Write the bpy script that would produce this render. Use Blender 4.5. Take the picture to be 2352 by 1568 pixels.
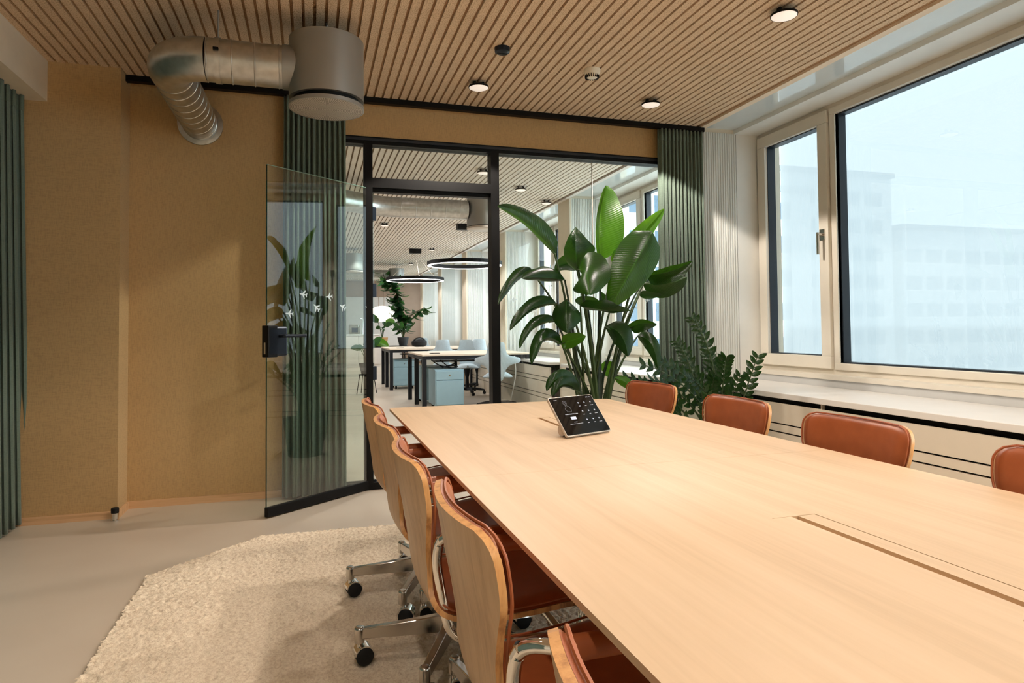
import bpy, math, random
import numpy as np
from mathutils import Vector, Matrix

random.seed(7); rng = np.random.default_rng(7)
scene = bpy.context.scene
for o in list(bpy.data.objects): bpy.data.objects.remove(o)
col = scene.collection
PI = math.pi

# ------------------------------------------------------------------ camera
FPX, CX, CY = 1515.6, 1176.0, 710.2
EYE = 1.14
def cam_matrix():
    y, p, r = [math.radians(a) for a in (16.840, 1.701, -0.532)]
    A = np.array([[math.cos(y), -math.sin(y), 0], [0, 0, -1], [math.sin(y), math.cos(y), 0]])
    P = np.array([[1, 0, 0], [0, math.cos(p), math.sin(p)], [0, -math.sin(p), math.cos(p)]])
    Q = np.array([[math.cos(r), -math.sin(r), 0], [math.sin(r), math.cos(r), 0], [0, 0, 1]])
    return Q @ P @ A
CM = cam_matrix()
cam = bpy.data.cameras.new('camera'); camo = bpy.data.objects.new('camera', cam); col.objects.link(camo)
cam.sensor_width = 36; cam.lens = FPX * 36 / 2352; cam.shift_y = (CY - 784) / 2352
cam.clip_start = 0.05; cam.clip_end = 400
mw = Matrix.Identity(4)
for i in range(3):
    mw[i][0] = CM[0][i]; mw[i][1] = -CM[1][i]; mw[i][2] = -CM[2][i]
mw[2][3] = EYE
camo.matrix_world = mw
scene.camera = camo
def ray(x, y): return CM.T @ np.array([(x - CX) / FPX, (y - CY) / FPX, 1.0])
def at(x, y, Y):
    "world point that the photograph's pixel (x, y) shows at the depth Y"
    d = ray(x, y); return Vector(np.array([0, 0, EYE]) + d * (Y / d[1]))
EYEV = Vector((0, 0, EYE))

# ------------------------------------------------------------------ world, lights, exposure
vs = scene.view_settings
scene.display_settings.display_device = 'sRGB'
vs.view_transform = 'Standard'; vs.look = 'None'; vs.exposure = 0.3; vs.gamma = 1.0
try: vs.use_curve_mapping = False
except Exception: pass
cy = scene.cycles
cy.use_denoising = True
cy.max_bounces = 8; cy.diffuse_bounces = 4; cy.glossy_bounces = 4; cy.transmission_bounces = 6; cy.transparent_max_bounces = 24
cy.caustics_reflective = False; cy.caustics_refractive = False
cy.sample_clamp_indirect = 5.0; cy.blur_glossy = 0.5
SKY = (0.80, 0.92, 1.0); SKY_L = 5.0
w = bpy.data.worlds.new('overcast_sky'); scene.world = w; w.use_nodes = True
nt = w.node_tree; bg = nt.nodes['Background']
tc = nt.nodes.new('ShaderNodeTexCoord'); sx = nt.nodes.new('ShaderNodeSeparateXYZ'); rp = nt.nodes.new('ShaderNodeValToRGB')
nt.links.new(tc.outputs['Generated'], sx.inputs[0]); nt.links.new(sx.outputs['Z'], rp.inputs[0]); nt.links.new(rp.outputs[0], bg.inputs['Color'])
rp.color_ramp.elements[0].position = 0.0; rp.color_ramp.elements[0].color = (0.82, 0.93, 0.99, 1)
rp.color_ramp.elements[1].position = 1.0; rp.color_ramp.elements[1].color = (0.90, 0.97, 1.0, 1)
bg.inputs['Strength'].default_value = SKY_L
LAMP_W = 78.0; WALL_ROW_W = 190.0; LAMP_C = (1.0, 0.905, 0.795)
OFFICE_W = 135.0; OFFICE_C = (1.0, 0.97, 0.95)
ROOM_LAMPS = [(x, y) for y in (4.26, 2.84, 1.42, 0.0, -1.42) for x in (1.07, 2.36)] + [(-0.22, 1.42), (-0.22, 0.0), (-0.22, -1.42)]
OFFICE_LAMPS = [(1.07, 7.3), (2.33, 7.3), (1.70, 6.6), (2.9, 8.0), (1.07, 10.33), (2.33, 10.33), (1.07, 13.3), (2.33, 13.3), (1.07, 16.3), (2.33, 16.3), (-0.6, 10.3), (-0.6, 13.3), (-0.6, 7.3), (0.6, 19.3), (2.0, 19.3)]
def spot(name, loc, watt, color, angle=123, blend=0.12, rad=0.04):
    l = bpy.data.lights.new(name, 'SPOT'); l.energy = watt; l.color = color; l.spot_size = math.radians(angle); l.spot_blend = blend; l.shadow_soft_size = rad
    # batwing photometric curve of a wide-angle lens: less straight down, most at 45-60 degrees
    l.use_nodes = True; t = l.node_tree; em = t.nodes['Emission']
    tcn = t.nodes.new('ShaderNodeTexCoord'); sp = t.nodes.new('ShaderNodeSeparateXYZ'); ab = t.nodes.new('ShaderNodeMath'); ab.operation = 'ABSOLUTE'; r = t.nodes.new('ShaderNodeValToRGB')
    t.links.new(tcn.outputs['Normal'], sp.inputs[0]); t.links.new(sp.outputs['Z'], ab.inputs[0]); t.links.new(ab.outputs[0], r.inputs[0]); t.links.new(r.outputs[0], em.inputs['Strength'])
    e = r.color_ramp.elements; e[0].position = 0.40; e[0].color = (1, 1, 1, 1); e[1].position = 1.0; e[1].color = (0.17,) * 3 + (1,)
    m_ = e.new(0.72); m_.color = (0.72,) * 3 + (1,)
    o = bpy.data.objects.new(name, l); col.objects.link(o); o.location = loc
    return o
CEIL = 2.80
for x, y in ROOM_LAMPS: spot('downlight_beam', (x, y, CEIL - 0.055), WALL_ROW_W if y > 4 else LAMP_W, LAMP_C)
for x, y in OFFICE_LAMPS:
    if (x, y) not in ((2.9, 8.0), (1.07, 7.3)): spot('downlight_beam', (x, y, CEIL - 0.055), OFFICE_W, OFFICE_C, 125, 0.3)

# ------------------------------------------------------------------ materials
def srgb(r, g, b):
    f = lambda c: (c / 255 / 12.92) if c / 255 <= 0.04045 else ((c / 255 + 0.055) / 1.055) ** 2.4
    return (f(r), f(g), f(b), 1)
class Mat:
    def __init__(s, name, color=(0.5, 0.5, 0.5, 1), rough=0.5, metal=0.0, spec=0.5):
        s.m = bpy.data.materials.new(name); s.m.use_nodes = True; s.t = s.m.node_tree
        s.p = s.t.nodes['Principled BSDF']
        s.p.inputs['Base Color'].default_value = color; s.p.inputs['Roughness'].default_value = rough
        s.p.inputs['Metallic'].default_value = metal; s.p.inputs['Specular IOR Level'].default_value = spec
    def n(s, typ, **kw):
        nd = s.t.nodes.new('ShaderNode' + typ)
        for k, v in kw.items():
            if k in nd.inputs: nd.inputs[k].default_value = v
            else: setattr(nd, k, v)
        return nd
    def l(s, a, b): s.t.links.new(a, b)
    def coord(s, scale=(1, 1, 1), kind='Object'):
        c = s.n('TexCoord'); mp = s.n('Mapping'); mp.inputs['Scale'].default_value = scale
        s.l(c.outputs[kind], mp.inputs[0]); return mp.outputs[0]
    def noise(s, scale, detail=3, coord=None, rough=0.5):
        n = s.n('TexNoise'); n.inputs['Scale'].default_value = scale; n.inputs['Detail'].default_value = detail; n.inputs['Roughness'].default_value = rough
        s.l(coord if coord is not None else s.coord(), n.inputs['Vector']); return n.outputs['Fac']
    def ramp(s, fac, stops):
        r = s.n('ValToRGB'); e = r.color_ramp.elements
        while len(e) < len(stops): e.new(0.5)
        for el, (p, c) in zip(e, stops): el.position = p; el.color = c if len(c) == 4 else (*c, 1)
        s.l(fac, r.inputs[0]); return r.outputs[0]
    def color(s, out): s.l(out, s.p.inputs['Base Color'])
    def bump(s, fac, strength=0.3, dist=0.002):
        b = s.n('Bump'); b.inputs['Strength'].default_value = strength; b.inputs['Distance'].default_value = dist
        s.l(fac, b.inputs['Height']); s.l(b.outputs[0], s.p.inputs['Normal'])
def plain(name, rgb, rough=0.5, metal=0.0, spec=0.5, var=0.06, vs_=8):
    m = Mat(name, srgb(*rgb), rough, metal, spec); c = srgb(*rgb)
    if var: m.color(m.ramp(m.noise(vs_), [(0.3, tuple(x * (1 - var) for x in c[:3])), (0.7, tuple(min(1, x * (1 + var)) for x in c[:3]))]))
    return m.m
def wood(name, c1, c2, c3, axis, rough=0.45, scale=1.0, coat=0.0):
    m = Mat(name, rough=rough)
    st = [26 * scale] * 3; st['xyz'.index(axis)] = 1.3 * scale
    fine = [130 * scale] * 3; fine['xyz'.index(axis)] = 5 * scale
    n1 = m.noise(1.0, 4, m.coord(st), 0.6); n2 = m.noise(1.0, 3, m.coord(fine), 0.6)
    mix = m.n('Math', operation='MULTIPLY_ADD'); m.l(n2, mix.inputs[0]); mix.inputs[1].default_value = 0.35; m.l(n1, mix.inputs[2])
    m.color(m.ramp(mix.outputs[0], [(0.45, srgb(*c1)), (0.68, srgb(*c2)), (0.95, srgb(*c3))]))
    m.bump(n2, 0.12, 0.001); m.p.inputs['Coat Weight'].default_value = coat
    return m.m
def woodwool(name, c1, c2, sc=1.0):
    m = Mat(name, rough=0.95, spec=0.1)
    n = m.noise(150 * sc, 2, m.coord(), 0.75); n2 = m.noise(9, 3, m.coord())
    a = m.ramp(n, [(0.36, srgb(*c1)), (0.50, srgb(*c2)), (0.70, tuple(min(1, x * 1.12) for x in srgb(*c2)[:3]))])
    mx = m.n('MixRGB', blend_type='MULTIPLY'); mx.inputs[0].default_value = 0.5
    m.l(a, mx.inputs[1]); m.l(m.ramp(n2, [(0.3, (0.86, 0.84, 0.82, 1)), (0.7, (1, 1, 1, 1))]), mx.inputs[2]); m.color(mx.outputs[0])
    m.bump(n, 0.7, 0.003); return m.m
def fabric(name, rgb, sc=(500, 500, 500), var=0.16, rough=0.9):
    m = Mat(name, rough=rough, spec=0.15); c = srgb(*rgb)[:3]
    a = m.noise(1.0, 1, m.coord((sc[0], sc[1], sc[2] * 0.08))); b = m.noise(1.0, 1, m.coord((sc[0] * 0.08, sc[1] * 0.08, sc[2])))
    ad = m.n('Math', operation='ADD'); m.l(a, ad.inputs[0]); m.l(b, ad.inputs[1])
    m.color(m.ramp(ad.outputs[0], [(0.75, tuple(x * (1 - var) for x in c)), (1.0, c), (1.0, tuple(x * (1 + var * 0.5) for x in c))]))
    m.bump(ad.outputs[0], 0.15, 0.001); m.p.inputs['Sheen Weight'].default_value = 0.15
    return m.m
def glass(name, tint, ior=1.5, k=1.7):
    m = bpy.data.materials.new(name); m.use_nodes = True; t = m.node_tree; t.nodes.clear()
    o = t.nodes.new('ShaderNodeOutputMaterial'); mx = t.nodes.new('ShaderNodeMixShader'); f = t.nodes.new('ShaderNodeFresnel')
    tr = t.nodes.new('ShaderNodeBsdfTransparent'); g = t.nodes.new('ShaderNodeBsdfGlossy'); geo = t.nodes.new('ShaderNodeNewGeometry'); 
    f.inputs['IOR'].default_value = ior; tr.inputs[0].default_value = (*tint, 1); g.inputs['Roughness'].default_value = 0.0
    # both faces of the sheet reflect: counted on the entry face only
    inv = t.nodes.new('ShaderNodeMath'); inv.operation = 'MULTIPLY_ADD'; inv.inputs[1].default_value = -k; inv.inputs[2].default_value = k
    mu = t.nodes.new('ShaderNodeMath'); mu.operation = 'MULTIPLY'; mu.use_clamp = True
    t.links.new(geo.outputs['Backfacing'], inv.inputs[0]); t.links.new(inv.outputs[0], mu.inputs[0]); t.links.new(f.outputs[0], mu.inputs[1])
    t.links.new(mu.outputs[0], mx.inputs[0]); t.links.new(tr.outputs[0], mx.inputs[1]); t.links.new(g.outputs[0], mx.inputs[2]); t.links.new(mx.outputs[0], o.inputs[0])
    return m
def emit(name, rgb, strength):
    m = Mat(name, (*rgb, 1), 0.4); m.p.inputs['Emission Color'].default_value = (*rgb, 1); m.p.inputs['Emission Strength'].default_value = strength; return m.m
def leafmat(name, dark, light, trans, rough=0.32, vein=60.0):
    m = Mat(name, rough=rough, spec=0.5)
    uv = m.n('UVMap'); sp = m.n('SeparateXYZ'); m.l(uv.outputs[0], sp.inputs[0])
    ab = m.n('Math', operation='ABSOLUTE'); m.l(sp.outputs['X'], ab.inputs[0])
    # veins sweep from the midrib towards the tip
    sl = m.n('Math', operation='MULTIPLY_ADD'); m.l(ab.outputs[0], sl.inputs[0]); sl.inputs[1].default_value = -0.10; m.l(sp.outputs['Y'], sl.inputs[2])
    fr = m.n('Math', operation='MULTIPLY'); m.l(sl.outputs[0], fr.inputs[0]); fr.inputs[1].default_value = vein * 2 * PI / 6.28
    sn = m.n('Math', operation='SINE'); ml = m.n('Math', operation='MULTIPLY'); ml.inputs[1].default_value = 6.28; m.l(fr.outputs[0], ml.inputs[0]); m.l(ml.outputs[0], sn.inputs[0])
    v = m.n('MapRange'); m.l(sn.outputs[0], v.inputs[0]); v.inputs[1].default_value = -1; v.inputs[2].default_value = 1
    ns = m.noise(7, 3)
    ad = m.n('Math', operation='MULTIPLY_ADD'); m.l(v.outputs[0], ad.inputs[0]); ad.inputs[1].default_value = 0.12; m.l(ns, ad.inputs[2])
    cr = m.ramp(ad.outputs[0], [(0.35, srgb(*dark)), (0.85, srgb(*light))])
    mid = m.ramp(ab.outputs[0], [(0.015, (1, 1, 1, 1)), (0.05, (0, 0, 0, 1))])
    mx = m.n('MixRGB'); m.l(mid, mx.inputs[0]); m.l(cr, mx.inputs[1]); mx.inputs[2].default_value = tuple(x * 1.5 for x in srgb(*light)[:3]) + (1,)
    m.color(mx.outputs[0]); m.bump(v.outputs[0], 0.3, 0.002)
    tr = m.n('BsdfTranslucent'); m.l(m.ramp(ad.outputs[0], [(0.3, tuple(x * 0.8 for x in srgb(*trans)[:3])), (0.9, srgb(*trans))]), tr.inputs[0])
    ms = m.n('MixShader'); ms.inputs[0].default_value = 0.36; m.l(m.p.outputs[0], ms.inputs[1]); m.l(tr.outputs[0], ms.inputs[2])
    m.l(ms.outputs[0], m.t.nodes['Material Output'].inputs[0]); return m.m

MT = {}
MT['oak_table'] = wood('light_oak_veneer', (192, 161, 126), (204, 173, 138), (212, 182, 148), 'y', 0.52, 0.55)
MT['oak_ply'] = wood('oak_plywood', (184, 142, 102), (208, 168, 126), (218, 182, 142), 'z', 0.38, 1.0)
MT['ply_edge'] = wood('plywood_edge', (170, 116, 66), (214, 156, 96), (226, 172, 112), 'z', 0.35, 2.0)  # ply edge with the lamps' orange light put into the colour
MT['oak_base'] = wood('oak_skirting', (196, 150, 108), (220, 176, 132), (230, 190, 148), 'x', 0.5, 1.0)
m = Mat('cognac_leather', rough=0.42); nz = m.noise(240, 2); m.color(m.ramp(m.noise(14), [(0.3, srgb(148, 76, 38)), (0.7, srgb(166, 89, 48))])); m.bump(nz, 0.12, 0.001); MT['leather'] = m.m
m = Mat('chrome', (0.78, 0.77, 0.75, 1), 0.07, 1.0); MT['chrome'] = m.m
m = Mat('polished_aluminium', (0.62, 0.60, 0.57, 1), 0.16, 1.0); m.l(m.ramp(m.noise(30), [(0.3, (0.12,) * 3 + (1,)), (0.7, (0.24,) * 3 + (1,))]), m.p.inputs['Roughness']); MT['alu'] = m.m
m = Mat('galvanised_steel', (0.60, 0.60, 0.58, 1), 0.34, 1.0); m.color(m.ramp(m.noise(22, 4), [(0.3, (0.50, 0.50, 0.48, 1)), (0.7, (0.66, 0.66, 0.64, 1))])); m.l(m.ramp(m.noise(16), [(0.3, (0.28,) * 3 + (1,)), (0.7, (0.40,) * 3 + (1,))]), m.p.inputs['Roughness']); MT['duct'] = m.m
m = Mat('grey_coated_steel', (0.36, 0.36, 0.34, 1), 0.42, 0.75); MT['coated'] = m.m
m = Mat('perforated_grille', rough=0.5)  # concentric rows of round holes
c0 = m.coord(); sp = m.n('SeparateXYZ'); m.l(c0, sp.inputs[0])
ln = m.n('VectorMath', operation='LENGTH'); cm_ = m.n('CombineXYZ'); m.l(sp.outputs['X'], cm_.inputs[0]); m.l(sp.outputs['Y'], cm_.inputs[1]); m.l(cm_.outputs[0], ln.inputs[0])
ra = m.n('Math', operation='MULTIPLY'); m.l(ln.outputs['Value'], ra.inputs[0]); ra.inputs[1].default_value = 2 * PI / 0.0085
s1 = m.n('Math', operation='SINE'); m.l(ra.outputs[0], s1.inputs[0])
an = m.n('Math', operation='ARCTAN2'); m.l(sp.outputs['Y'], an.inputs[0]); m.l(sp.outputs['X'], an.inputs[1])
an2 = m.n('Math', operation='MULTIPLY'); m.l(an.outputs[0], an2.inputs[0]); an2.inputs[1].default_value = 96
s2 = m.n('Math', operation='SINE'); m.l(an2.outputs[0], s2.inputs[0])
ad = m.n('Math', operation='ADD'); m.l(s1.outputs[0], ad.inputs[0]); m.l(s2.outputs[0], ad.inputs[1])
m.color(m.ramp(ad.outputs[0], [(0.45, srgb(190, 182, 170)), (0.6, srgb(60, 52, 44))])); MT['grille'] = m.m
MT['board'] = woodwool('wood_wool_board', (184, 153, 121), (226, 201, 172))
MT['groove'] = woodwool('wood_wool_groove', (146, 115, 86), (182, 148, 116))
MT['board_far'] = woodwool('wood_wool_board_office', (206, 190, 172), (240, 230, 218))
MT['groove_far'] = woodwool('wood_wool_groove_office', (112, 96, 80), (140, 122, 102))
MT['ochre'] = fabric('ochre_wall_textile', (194, 160, 113), (420, 420, 420), 0.12)
MT['green'] = fabric('green_curtain_cloth', (102, 116, 104), (600, 600, 300), 0.14)
MT['edge_strip'] = plain('beige_edge_strip', (238, 218, 194), 0.7, 0, 0.2, 0.04)
MT['black'] = plain('black_coated_steel', (9, 8, 8), 0.5, 0.0, 0.2, 0.1)
MT['dark_hinge'] = plain('anthracite_metal', (38, 44, 54), 0.3, 0.6, 0.5, 0.05)
MT['white'] = plain('white_paint', (232, 230, 224), 0.5, 0, 0.4, 0.02)
MT['cream'] = plain('cream_paint', (226, 214, 194), 0.55, 0, 0.3, 0.03)
MT['frame_white'] = plain('window_frame_lacquer', (222, 214, 200), 0.4, 0, 0.4, 0.02)
MT['gloss'] = plain('glossy_white_panel', (214, 220, 220), 0.06, 0, 0.6, 0.02)
MT['gasket'] = plain('dark_grey_gasket', (36, 42, 50), 0.4, 0, 0.4, 0.05)
MT['rib'] = plain('white_ribbed_panel', (226, 226, 220), 0.55, 0, 0.3, 0.02)
MT['bench'] = plain('white_sill_laminate', (226, 220, 214), 0.35, 0, 0.4, 0.02)
MT['cover'] = plain('cream_radiator_cover', (216, 204, 186), 0.5, 0, 0.3, 0.02)
MT['greywall'] = plain('grey_plaster', (196, 196, 194), 0.7, 0, 0.2, 0.03)
m = Mat('poured_floor', rough=0.34); a_ = m.noise(1.1, 4); m.color(m.ramp(a_, [(0.3, srgb(194, 178, 160)), (0.7, srgb(207, 193, 175))])); m.l(m.ramp(m.noise(0.8, 2), [(0.2, (0.32,) * 3 + (1,)), (0.8, (0.38,) * 3 + (1,))]), m.p.inputs['Roughness']); MT['floor'] = m.m
m = Mat('wool_pile', rough=1.0, spec=0.05); a_ = m.noise(90, 3, m.coord(), 0.7); m.color(m.ramp(a_, [(0.3, srgb(220, 196, 168)), (0.6, srgb(248, 231, 206))])); m.bump(a_, 0.6, 0.006); MT['pile'] = m.m
MT['glass'] = glass('clear_glass', (0.955, 0.985, 0.97))
MT['door_glass'] = glass('boosted_door_glass', (0.93, 0.975, 0.955), 1.5, 3.2)  # reflectance raised to imitate a brighter window mirrored in the door
MT['pane'] = glass('window_glass', (0.96, 0.985, 0.985))
MT['glass_edge'] = plain('green_glass_edge', (18, 62, 52), 0.15, 0, 0.6, 0.05)
m = bpy.data.materials.new('sun_screen_cloth'); m.use_nodes = True; t_ = m.node_tree; t_.nodes.clear()
o_ = t_.nodes.new('ShaderNodeOutputMaterial'); x_ = t_.nodes.new('ShaderNodeMixShader'); a_ = t_.nodes.new('ShaderNodeBsdfTransparent'); b_ = t_.nodes.new('ShaderNodeBsdfTranslucent'); d_ = t_.nodes.new('ShaderNodeBsdfDiffuse'); y_ = t_.nodes.new('ShaderNodeMixShader')
b_.inputs[0].default_value = (0.24, 0.262, 0.272, 1); d_.inputs[0].default_value = (0.5, 0.52, 0.53, 1); y_.inputs[0].default_value = 0.25; x_.inputs[0].default_value = 0.965
t_.links.new(b_.outputs[0], y_.inputs[1]); t_.links.new(d_.outputs[0], y_.inputs[2]); t_.links.new(a_.outputs[0], x_.inputs[1]); t_.links.new(y_.outputs[0], x_.inputs[2]); t_.links.new(x_.outputs[0], o_.inputs[0]); MT['screen'] = m
m = m.copy(); m.name = 'thin_hem_cloth'; [n for n in m.node_tree.nodes if n.type == 'MIX_SHADER'][0].inputs[0].default_value = 0.12; MT['hem'] = m
MT['lens'] = emit('opal_lens', (1.0, 0.88, 0.78), 0.42)
MT['led'] = emit('led_strip', (1.0, 0.95, 0.9), 4.0)
MT['globe'] = emit('opal_globe', (1.0, 0.92, 0.78), 1.15)
MT['screen_black'] = plain('tablet_glass', (10, 11, 14), 0.04, 0, 0.6, 0.0)
MT['icon'] = emit('screen_glow', (0.5, 0.55, 0.7), 0.12)
MT['icon_dim'] = emit('screen_glow_dim', (0.4, 0.42, 0.5), 0.03)
MT['silver'] = plain('champagne_aluminium', (206, 196, 184), 0.35, 0.4, 0.5, 0.02)
MT['decal'] = plain('white_vinyl', (190, 206, 210), 0.5, 0, 0.3, 0.0)
MT['plastic_white'] = plain('ivory_plastic', (226, 218, 200), 0.45, 0, 0.4, 0.02)
MT['rubber'] = plain('black_rubber', (20, 20, 21), 0.6, 0, 0.3, 0.05)
MT['leaf'] = leafmat('strelitzia_leaf', (14, 36, 16), (34, 68, 28), (60, 104, 20), 0.25, 34)  # greens darkened, shade of backlit leaves put into the colour
MT['leaf_bright'] = leafmat('strelitzia_lit_leaf', (40, 84, 18), (70, 122, 30), (120, 180, 36), 0.30, 34)  # brighter copy of the leaf, light shining through put into the colour
MT['leaf_zz'] = leafmat('zamioculcas_leaf', (14, 38, 20), (34, 68, 34), (60, 100, 30), 0.22, 8)
MT['leaf_rubber'] = leafmat('rubber_tree_leaf', (24, 48, 30), (48, 84, 52), (70, 120, 50), 0.25, 14)
MT['stem'] = plain('green_stem', (58, 78, 40), 0.5, 0, 0.4, 0.2)
MT['stem_dark'] = plain('dark_stem', (40, 56, 36), 0.45, 0, 0.4, 0.2)
MT['bark'] = plain('brown_bark', (92, 76, 60), 0.9, 0, 0.2, 0.2, 40)
MT['pot'] = plain('dark_grey_pot', (62, 64, 64), 0.6, 0, 0.4, 0.06)
MT['soil'] = plain('potting_soil', (46, 34, 26), 0.95, 0, 0.1, 0.3, 60)
MT['chair_grey'] = fabric('pale_grey_wool', (196, 206, 210), (300, 300, 300), 0.08)
MT['chair_blue'] = fabric('pale_blue_wool', (184, 200, 209), (300, 300, 300), 0.08)
MT['blue'] = plain('pale_blue_lacquer', (150, 182, 194), 0.4, 0, 0.4, 0.03)
MT['desktop'] = plain('pale_maple_laminate', (228, 210, 188), 0.4, 0, 0.4, 0.03)
MT['desk_frame'] = plain('black_desk_frame', (30, 31, 36), 0.4, 0.2, 0.4, 0.05)
MT['taupe'] = plain('taupe_wall_paint', (166, 142, 124), 0.8, 0, 0.2, 0.03)
MT['offwhite'] = plain('offwhite_wall_paint', (226, 218, 212), 0.7, 0, 0.2, 0.03)
MT['facade'] = plain('pale_facade_panels', (186, 190, 192), 0.7, 0, 0.2, 0.03, 0.3)
MT['facade_glass'] = plain('blue_grey_glazing', (70, 92, 112), 0.15, 0, 0.5, 0.08, 0.2)
MT['roof'] = plain('grey_roof_edge', (120, 128, 136), 0.8)
MT['asphalt'] = plain('bounce_asphalt', (196, 198, 198), 0.9)  # ground lightened to bounce daylight up to the ceiling, hidden behind the screens
MT['basket'] = plain('woven_basket', (196, 150, 100), 0.9, 0, 0.2, 0.15, 60)

# ------------------------------------------------------------------ mesh builder
class MB:
    def __init__(s): s.v = []; s.f = []; s.mi = []; s.uv = None
    def add(s, vs, fs, mi=0):
        b = len(s.v); s.v += [tuple(p) for p in vs]; s.f += [tuple(i + b for i in f) for f in fs]; s.mi += [mi] * len(fs); return s
    def box(s, x0, x1, y0, y1, z0, z1, mi=0, mat=None):
        vs = [(x, y, z) for z in (z0, z1) for y in (y0, y1) for x in (x0, x1)]
        if mat is not None: vs = [mat @ Vector(p) for p in vs]
        return s.add(vs, [(0, 2, 3, 1), (4, 5, 7, 6), (0, 1, 5, 4), (2, 6, 7, 3), (0, 4, 6, 2), (1, 3, 7, 5)], mi)
    def prism(s, poly, z0, z1, mi=0):
        n = len(poly); vs = [(x, y, z0) for x, y in poly] + [(x, y, z1) for x, y in poly]
        fs = [tuple(range(n - 1, -1, -1)), tuple(range(n, 2 * n))] + [(i, (i + 1) % n, n + (i + 1) % n, n + i) for i in range(n)]
        return s.add(vs, fs, mi)
    def tube(s, path, r, n=10, closed=False, mi=0, caps=True):
        P = [Vector(p) for p in path]; k = len(P); R = r if isinstance(r, (list, tuple)) else [r] * k
        T = []
        for i in range(k):
            a = P[(i - 1) % k] if (closed or i > 0) else P[i]; b = P[(i + 1) % k] if (closed or i < k - 1) else P[i]
            T.append((b - a).normalized())
        ref = Vector((0, 0, 1)) if abs(T[0].z) < 0.9 else Vector((1, 0, 0))
        U = T[0].cross(ref).normalized(); vs = []
        for i in range(k):
            U = (U - T[i] * U.dot(T[i])).normalized(); W = T[i].cross(U)
            vs += [P[i] + (U * math.cos(2 * PI * j / n) + W * math.sin(2 * PI * j / n)) * R[i] for j in range(n)]
        fs = []
        for i in range(k if closed else k - 1):
            a, b = i * n, ((i + 1) % k) * n
            fs += [(a + j, a + (j + 1) % n, b + (j + 1) % n, b + j) for j in range(n)]
        if not closed and caps: fs += [tuple(range(n - 1, -1, -1)), tuple(range((k - 1) * n, k * n))]
        return s.add(vs, fs, mi)
    def lathe(s, prof, o=(0, 0, 0), n=32, mat=None, mi=0, caps=True):
        vs = []
        for r, z in prof:
            vs += [Vector((r * math.cos(2 * PI * j / n), r * math.sin(2 * PI * j / n), z)) for j in range(n)]
        vs = [(mat @ p if mat is not None else p) + Vector(o) for p in vs]; fs = []
        for i in range(len(prof) - 1):
            a, b = i * n, (i + 1) * n
            fs += [(a + j, a + (j + 1) % n, b + (j + 1) % n, b + j) for j in range(n)]
        if caps: fs += [tuple(range(n - 1, -1, -1)), tuple(range((len(prof) - 1) * n, len(prof) * n))]
        return s.add(vs, fs, mi)
    def grid(s, rows, mi=0, uv=False):
        R, C = len(rows), len(rows[0]); vs = [p for r in rows for p in r]
        return s.add(vs, [(i * C + j, i * C + j + 1, (i + 1) * C + j + 1, (i + 1) * C + j) for i in range(R - 1) for j in range(C - 1)], mi)
    def thick(s, A, B, mi=0, mis=None):
        "solid between two grids A (under) and B (over)"
        R, C = len(A), len(A[0]); mis = mi if mis is None else mis; b = len(s.v)
        s.v += [tuple(p) for r in A for p in r] + [tuple(p) for r in B for p in r]; N = R * C
        I = lambda i, j: b + i * C + j
        for i in range(R - 1):
            for j in range(C - 1):
                q = (I(i, j), I(i, j + 1), I(i + 1, j + 1), I(i + 1, j))
                s.f += [q[::-1], tuple(x + N for x in q)]; s.mi += [mi, mi]
        per = [(0, j) for j in range(C)] + [(i, C - 1) for i in range(1, R)] + [(R - 1, j) for j in range(C - 2, -1, -1)] + [(i, 0) for i in range(R - 2, 0, -1)]
        for k in range(len(per)):
            p, q = I(*per[k]), I(*per[(k + 1) % len(per)])
            s.f.append((p, q, q + N, p + N)); s.mi.append(mis)
        return s
    def mesh(s, name, mats, smooth=False):
        me = bpy.data.meshes.new(name); me.from_pydata([tuple(p) for p in s.v], [], s.f)
        for m in (mats if isinstance(mats, (list, tuple)) else [mats]): me.materials.append(m)
        if any(s.mi): me.polygons.foreach_set('material_index', s.mi)
        if s.uv is not None:
            L = me.uv_layers.new(name='UVMap'); idx = np.zeros(len(me.loops), dtype=np.int32); me.loops.foreach_get('vertex_index', idx)
            L.data.foreach_set('uv', np.array(s.uv, dtype=np.float32)[idx].ravel())
        if smooth:
            me.polygons.foreach_set('use_smooth', [True] * len(me.polygons)); me.set_sharp_from_angle(angle=0.7)
        me.update(); return me
def root_of(o):
    while o.parent: o = o.parent
    return o
def put(name, me, parent=None, bevel=0, local=False):
    o = bpy.data.objects.new(name, me); col.objects.link(o)
    if parent is not None:
        o.parent = parent
        if not local: o.matrix_parent_inverse = Matrix.Translation(-parent.location) if parent.parent is None else Matrix.Identity(4)
    if bevel:
        b = o.modifiers.new('bevel', 'BEVEL'); b.width = bevel; b.segments = 2; b.limit_method = 'ANGLE'; b.angle_limit = 0.6
    return o
def obj(name, mb, mat, parent=None, smooth=False, bevel=0, local=False): return put(name, mb.mesh(name, mat, smooth), parent, bevel, local)
def tag(o, label=None, cat=None, group=None, kind=None):
    if label: o['label'] = label
    if cat: o['category'] = cat
    if group: o['group'] = group
    if kind: o['kind'] = kind
    return o
def thing(name, loc, label, cat, group=None):
    o = bpy.data.objects.new(name, None); col.objects.link(o); o.location = loc; o.empty_display_size = 0.1
    return tag(o, label, cat, group)
def copy_tree(o, parent=None):
    c = o.copy(); col.objects.link(c)
    if parent is not None: c.parent = parent; c.matrix_parent_inverse = o.matrix_parent_inverse.copy()
    for ch in list(o.children): copy_tree(ch, c)
    return c
def struct(name, mb, mat, **k): return tag(obj(name, mb, mat, **k), kind='structure')
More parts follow.
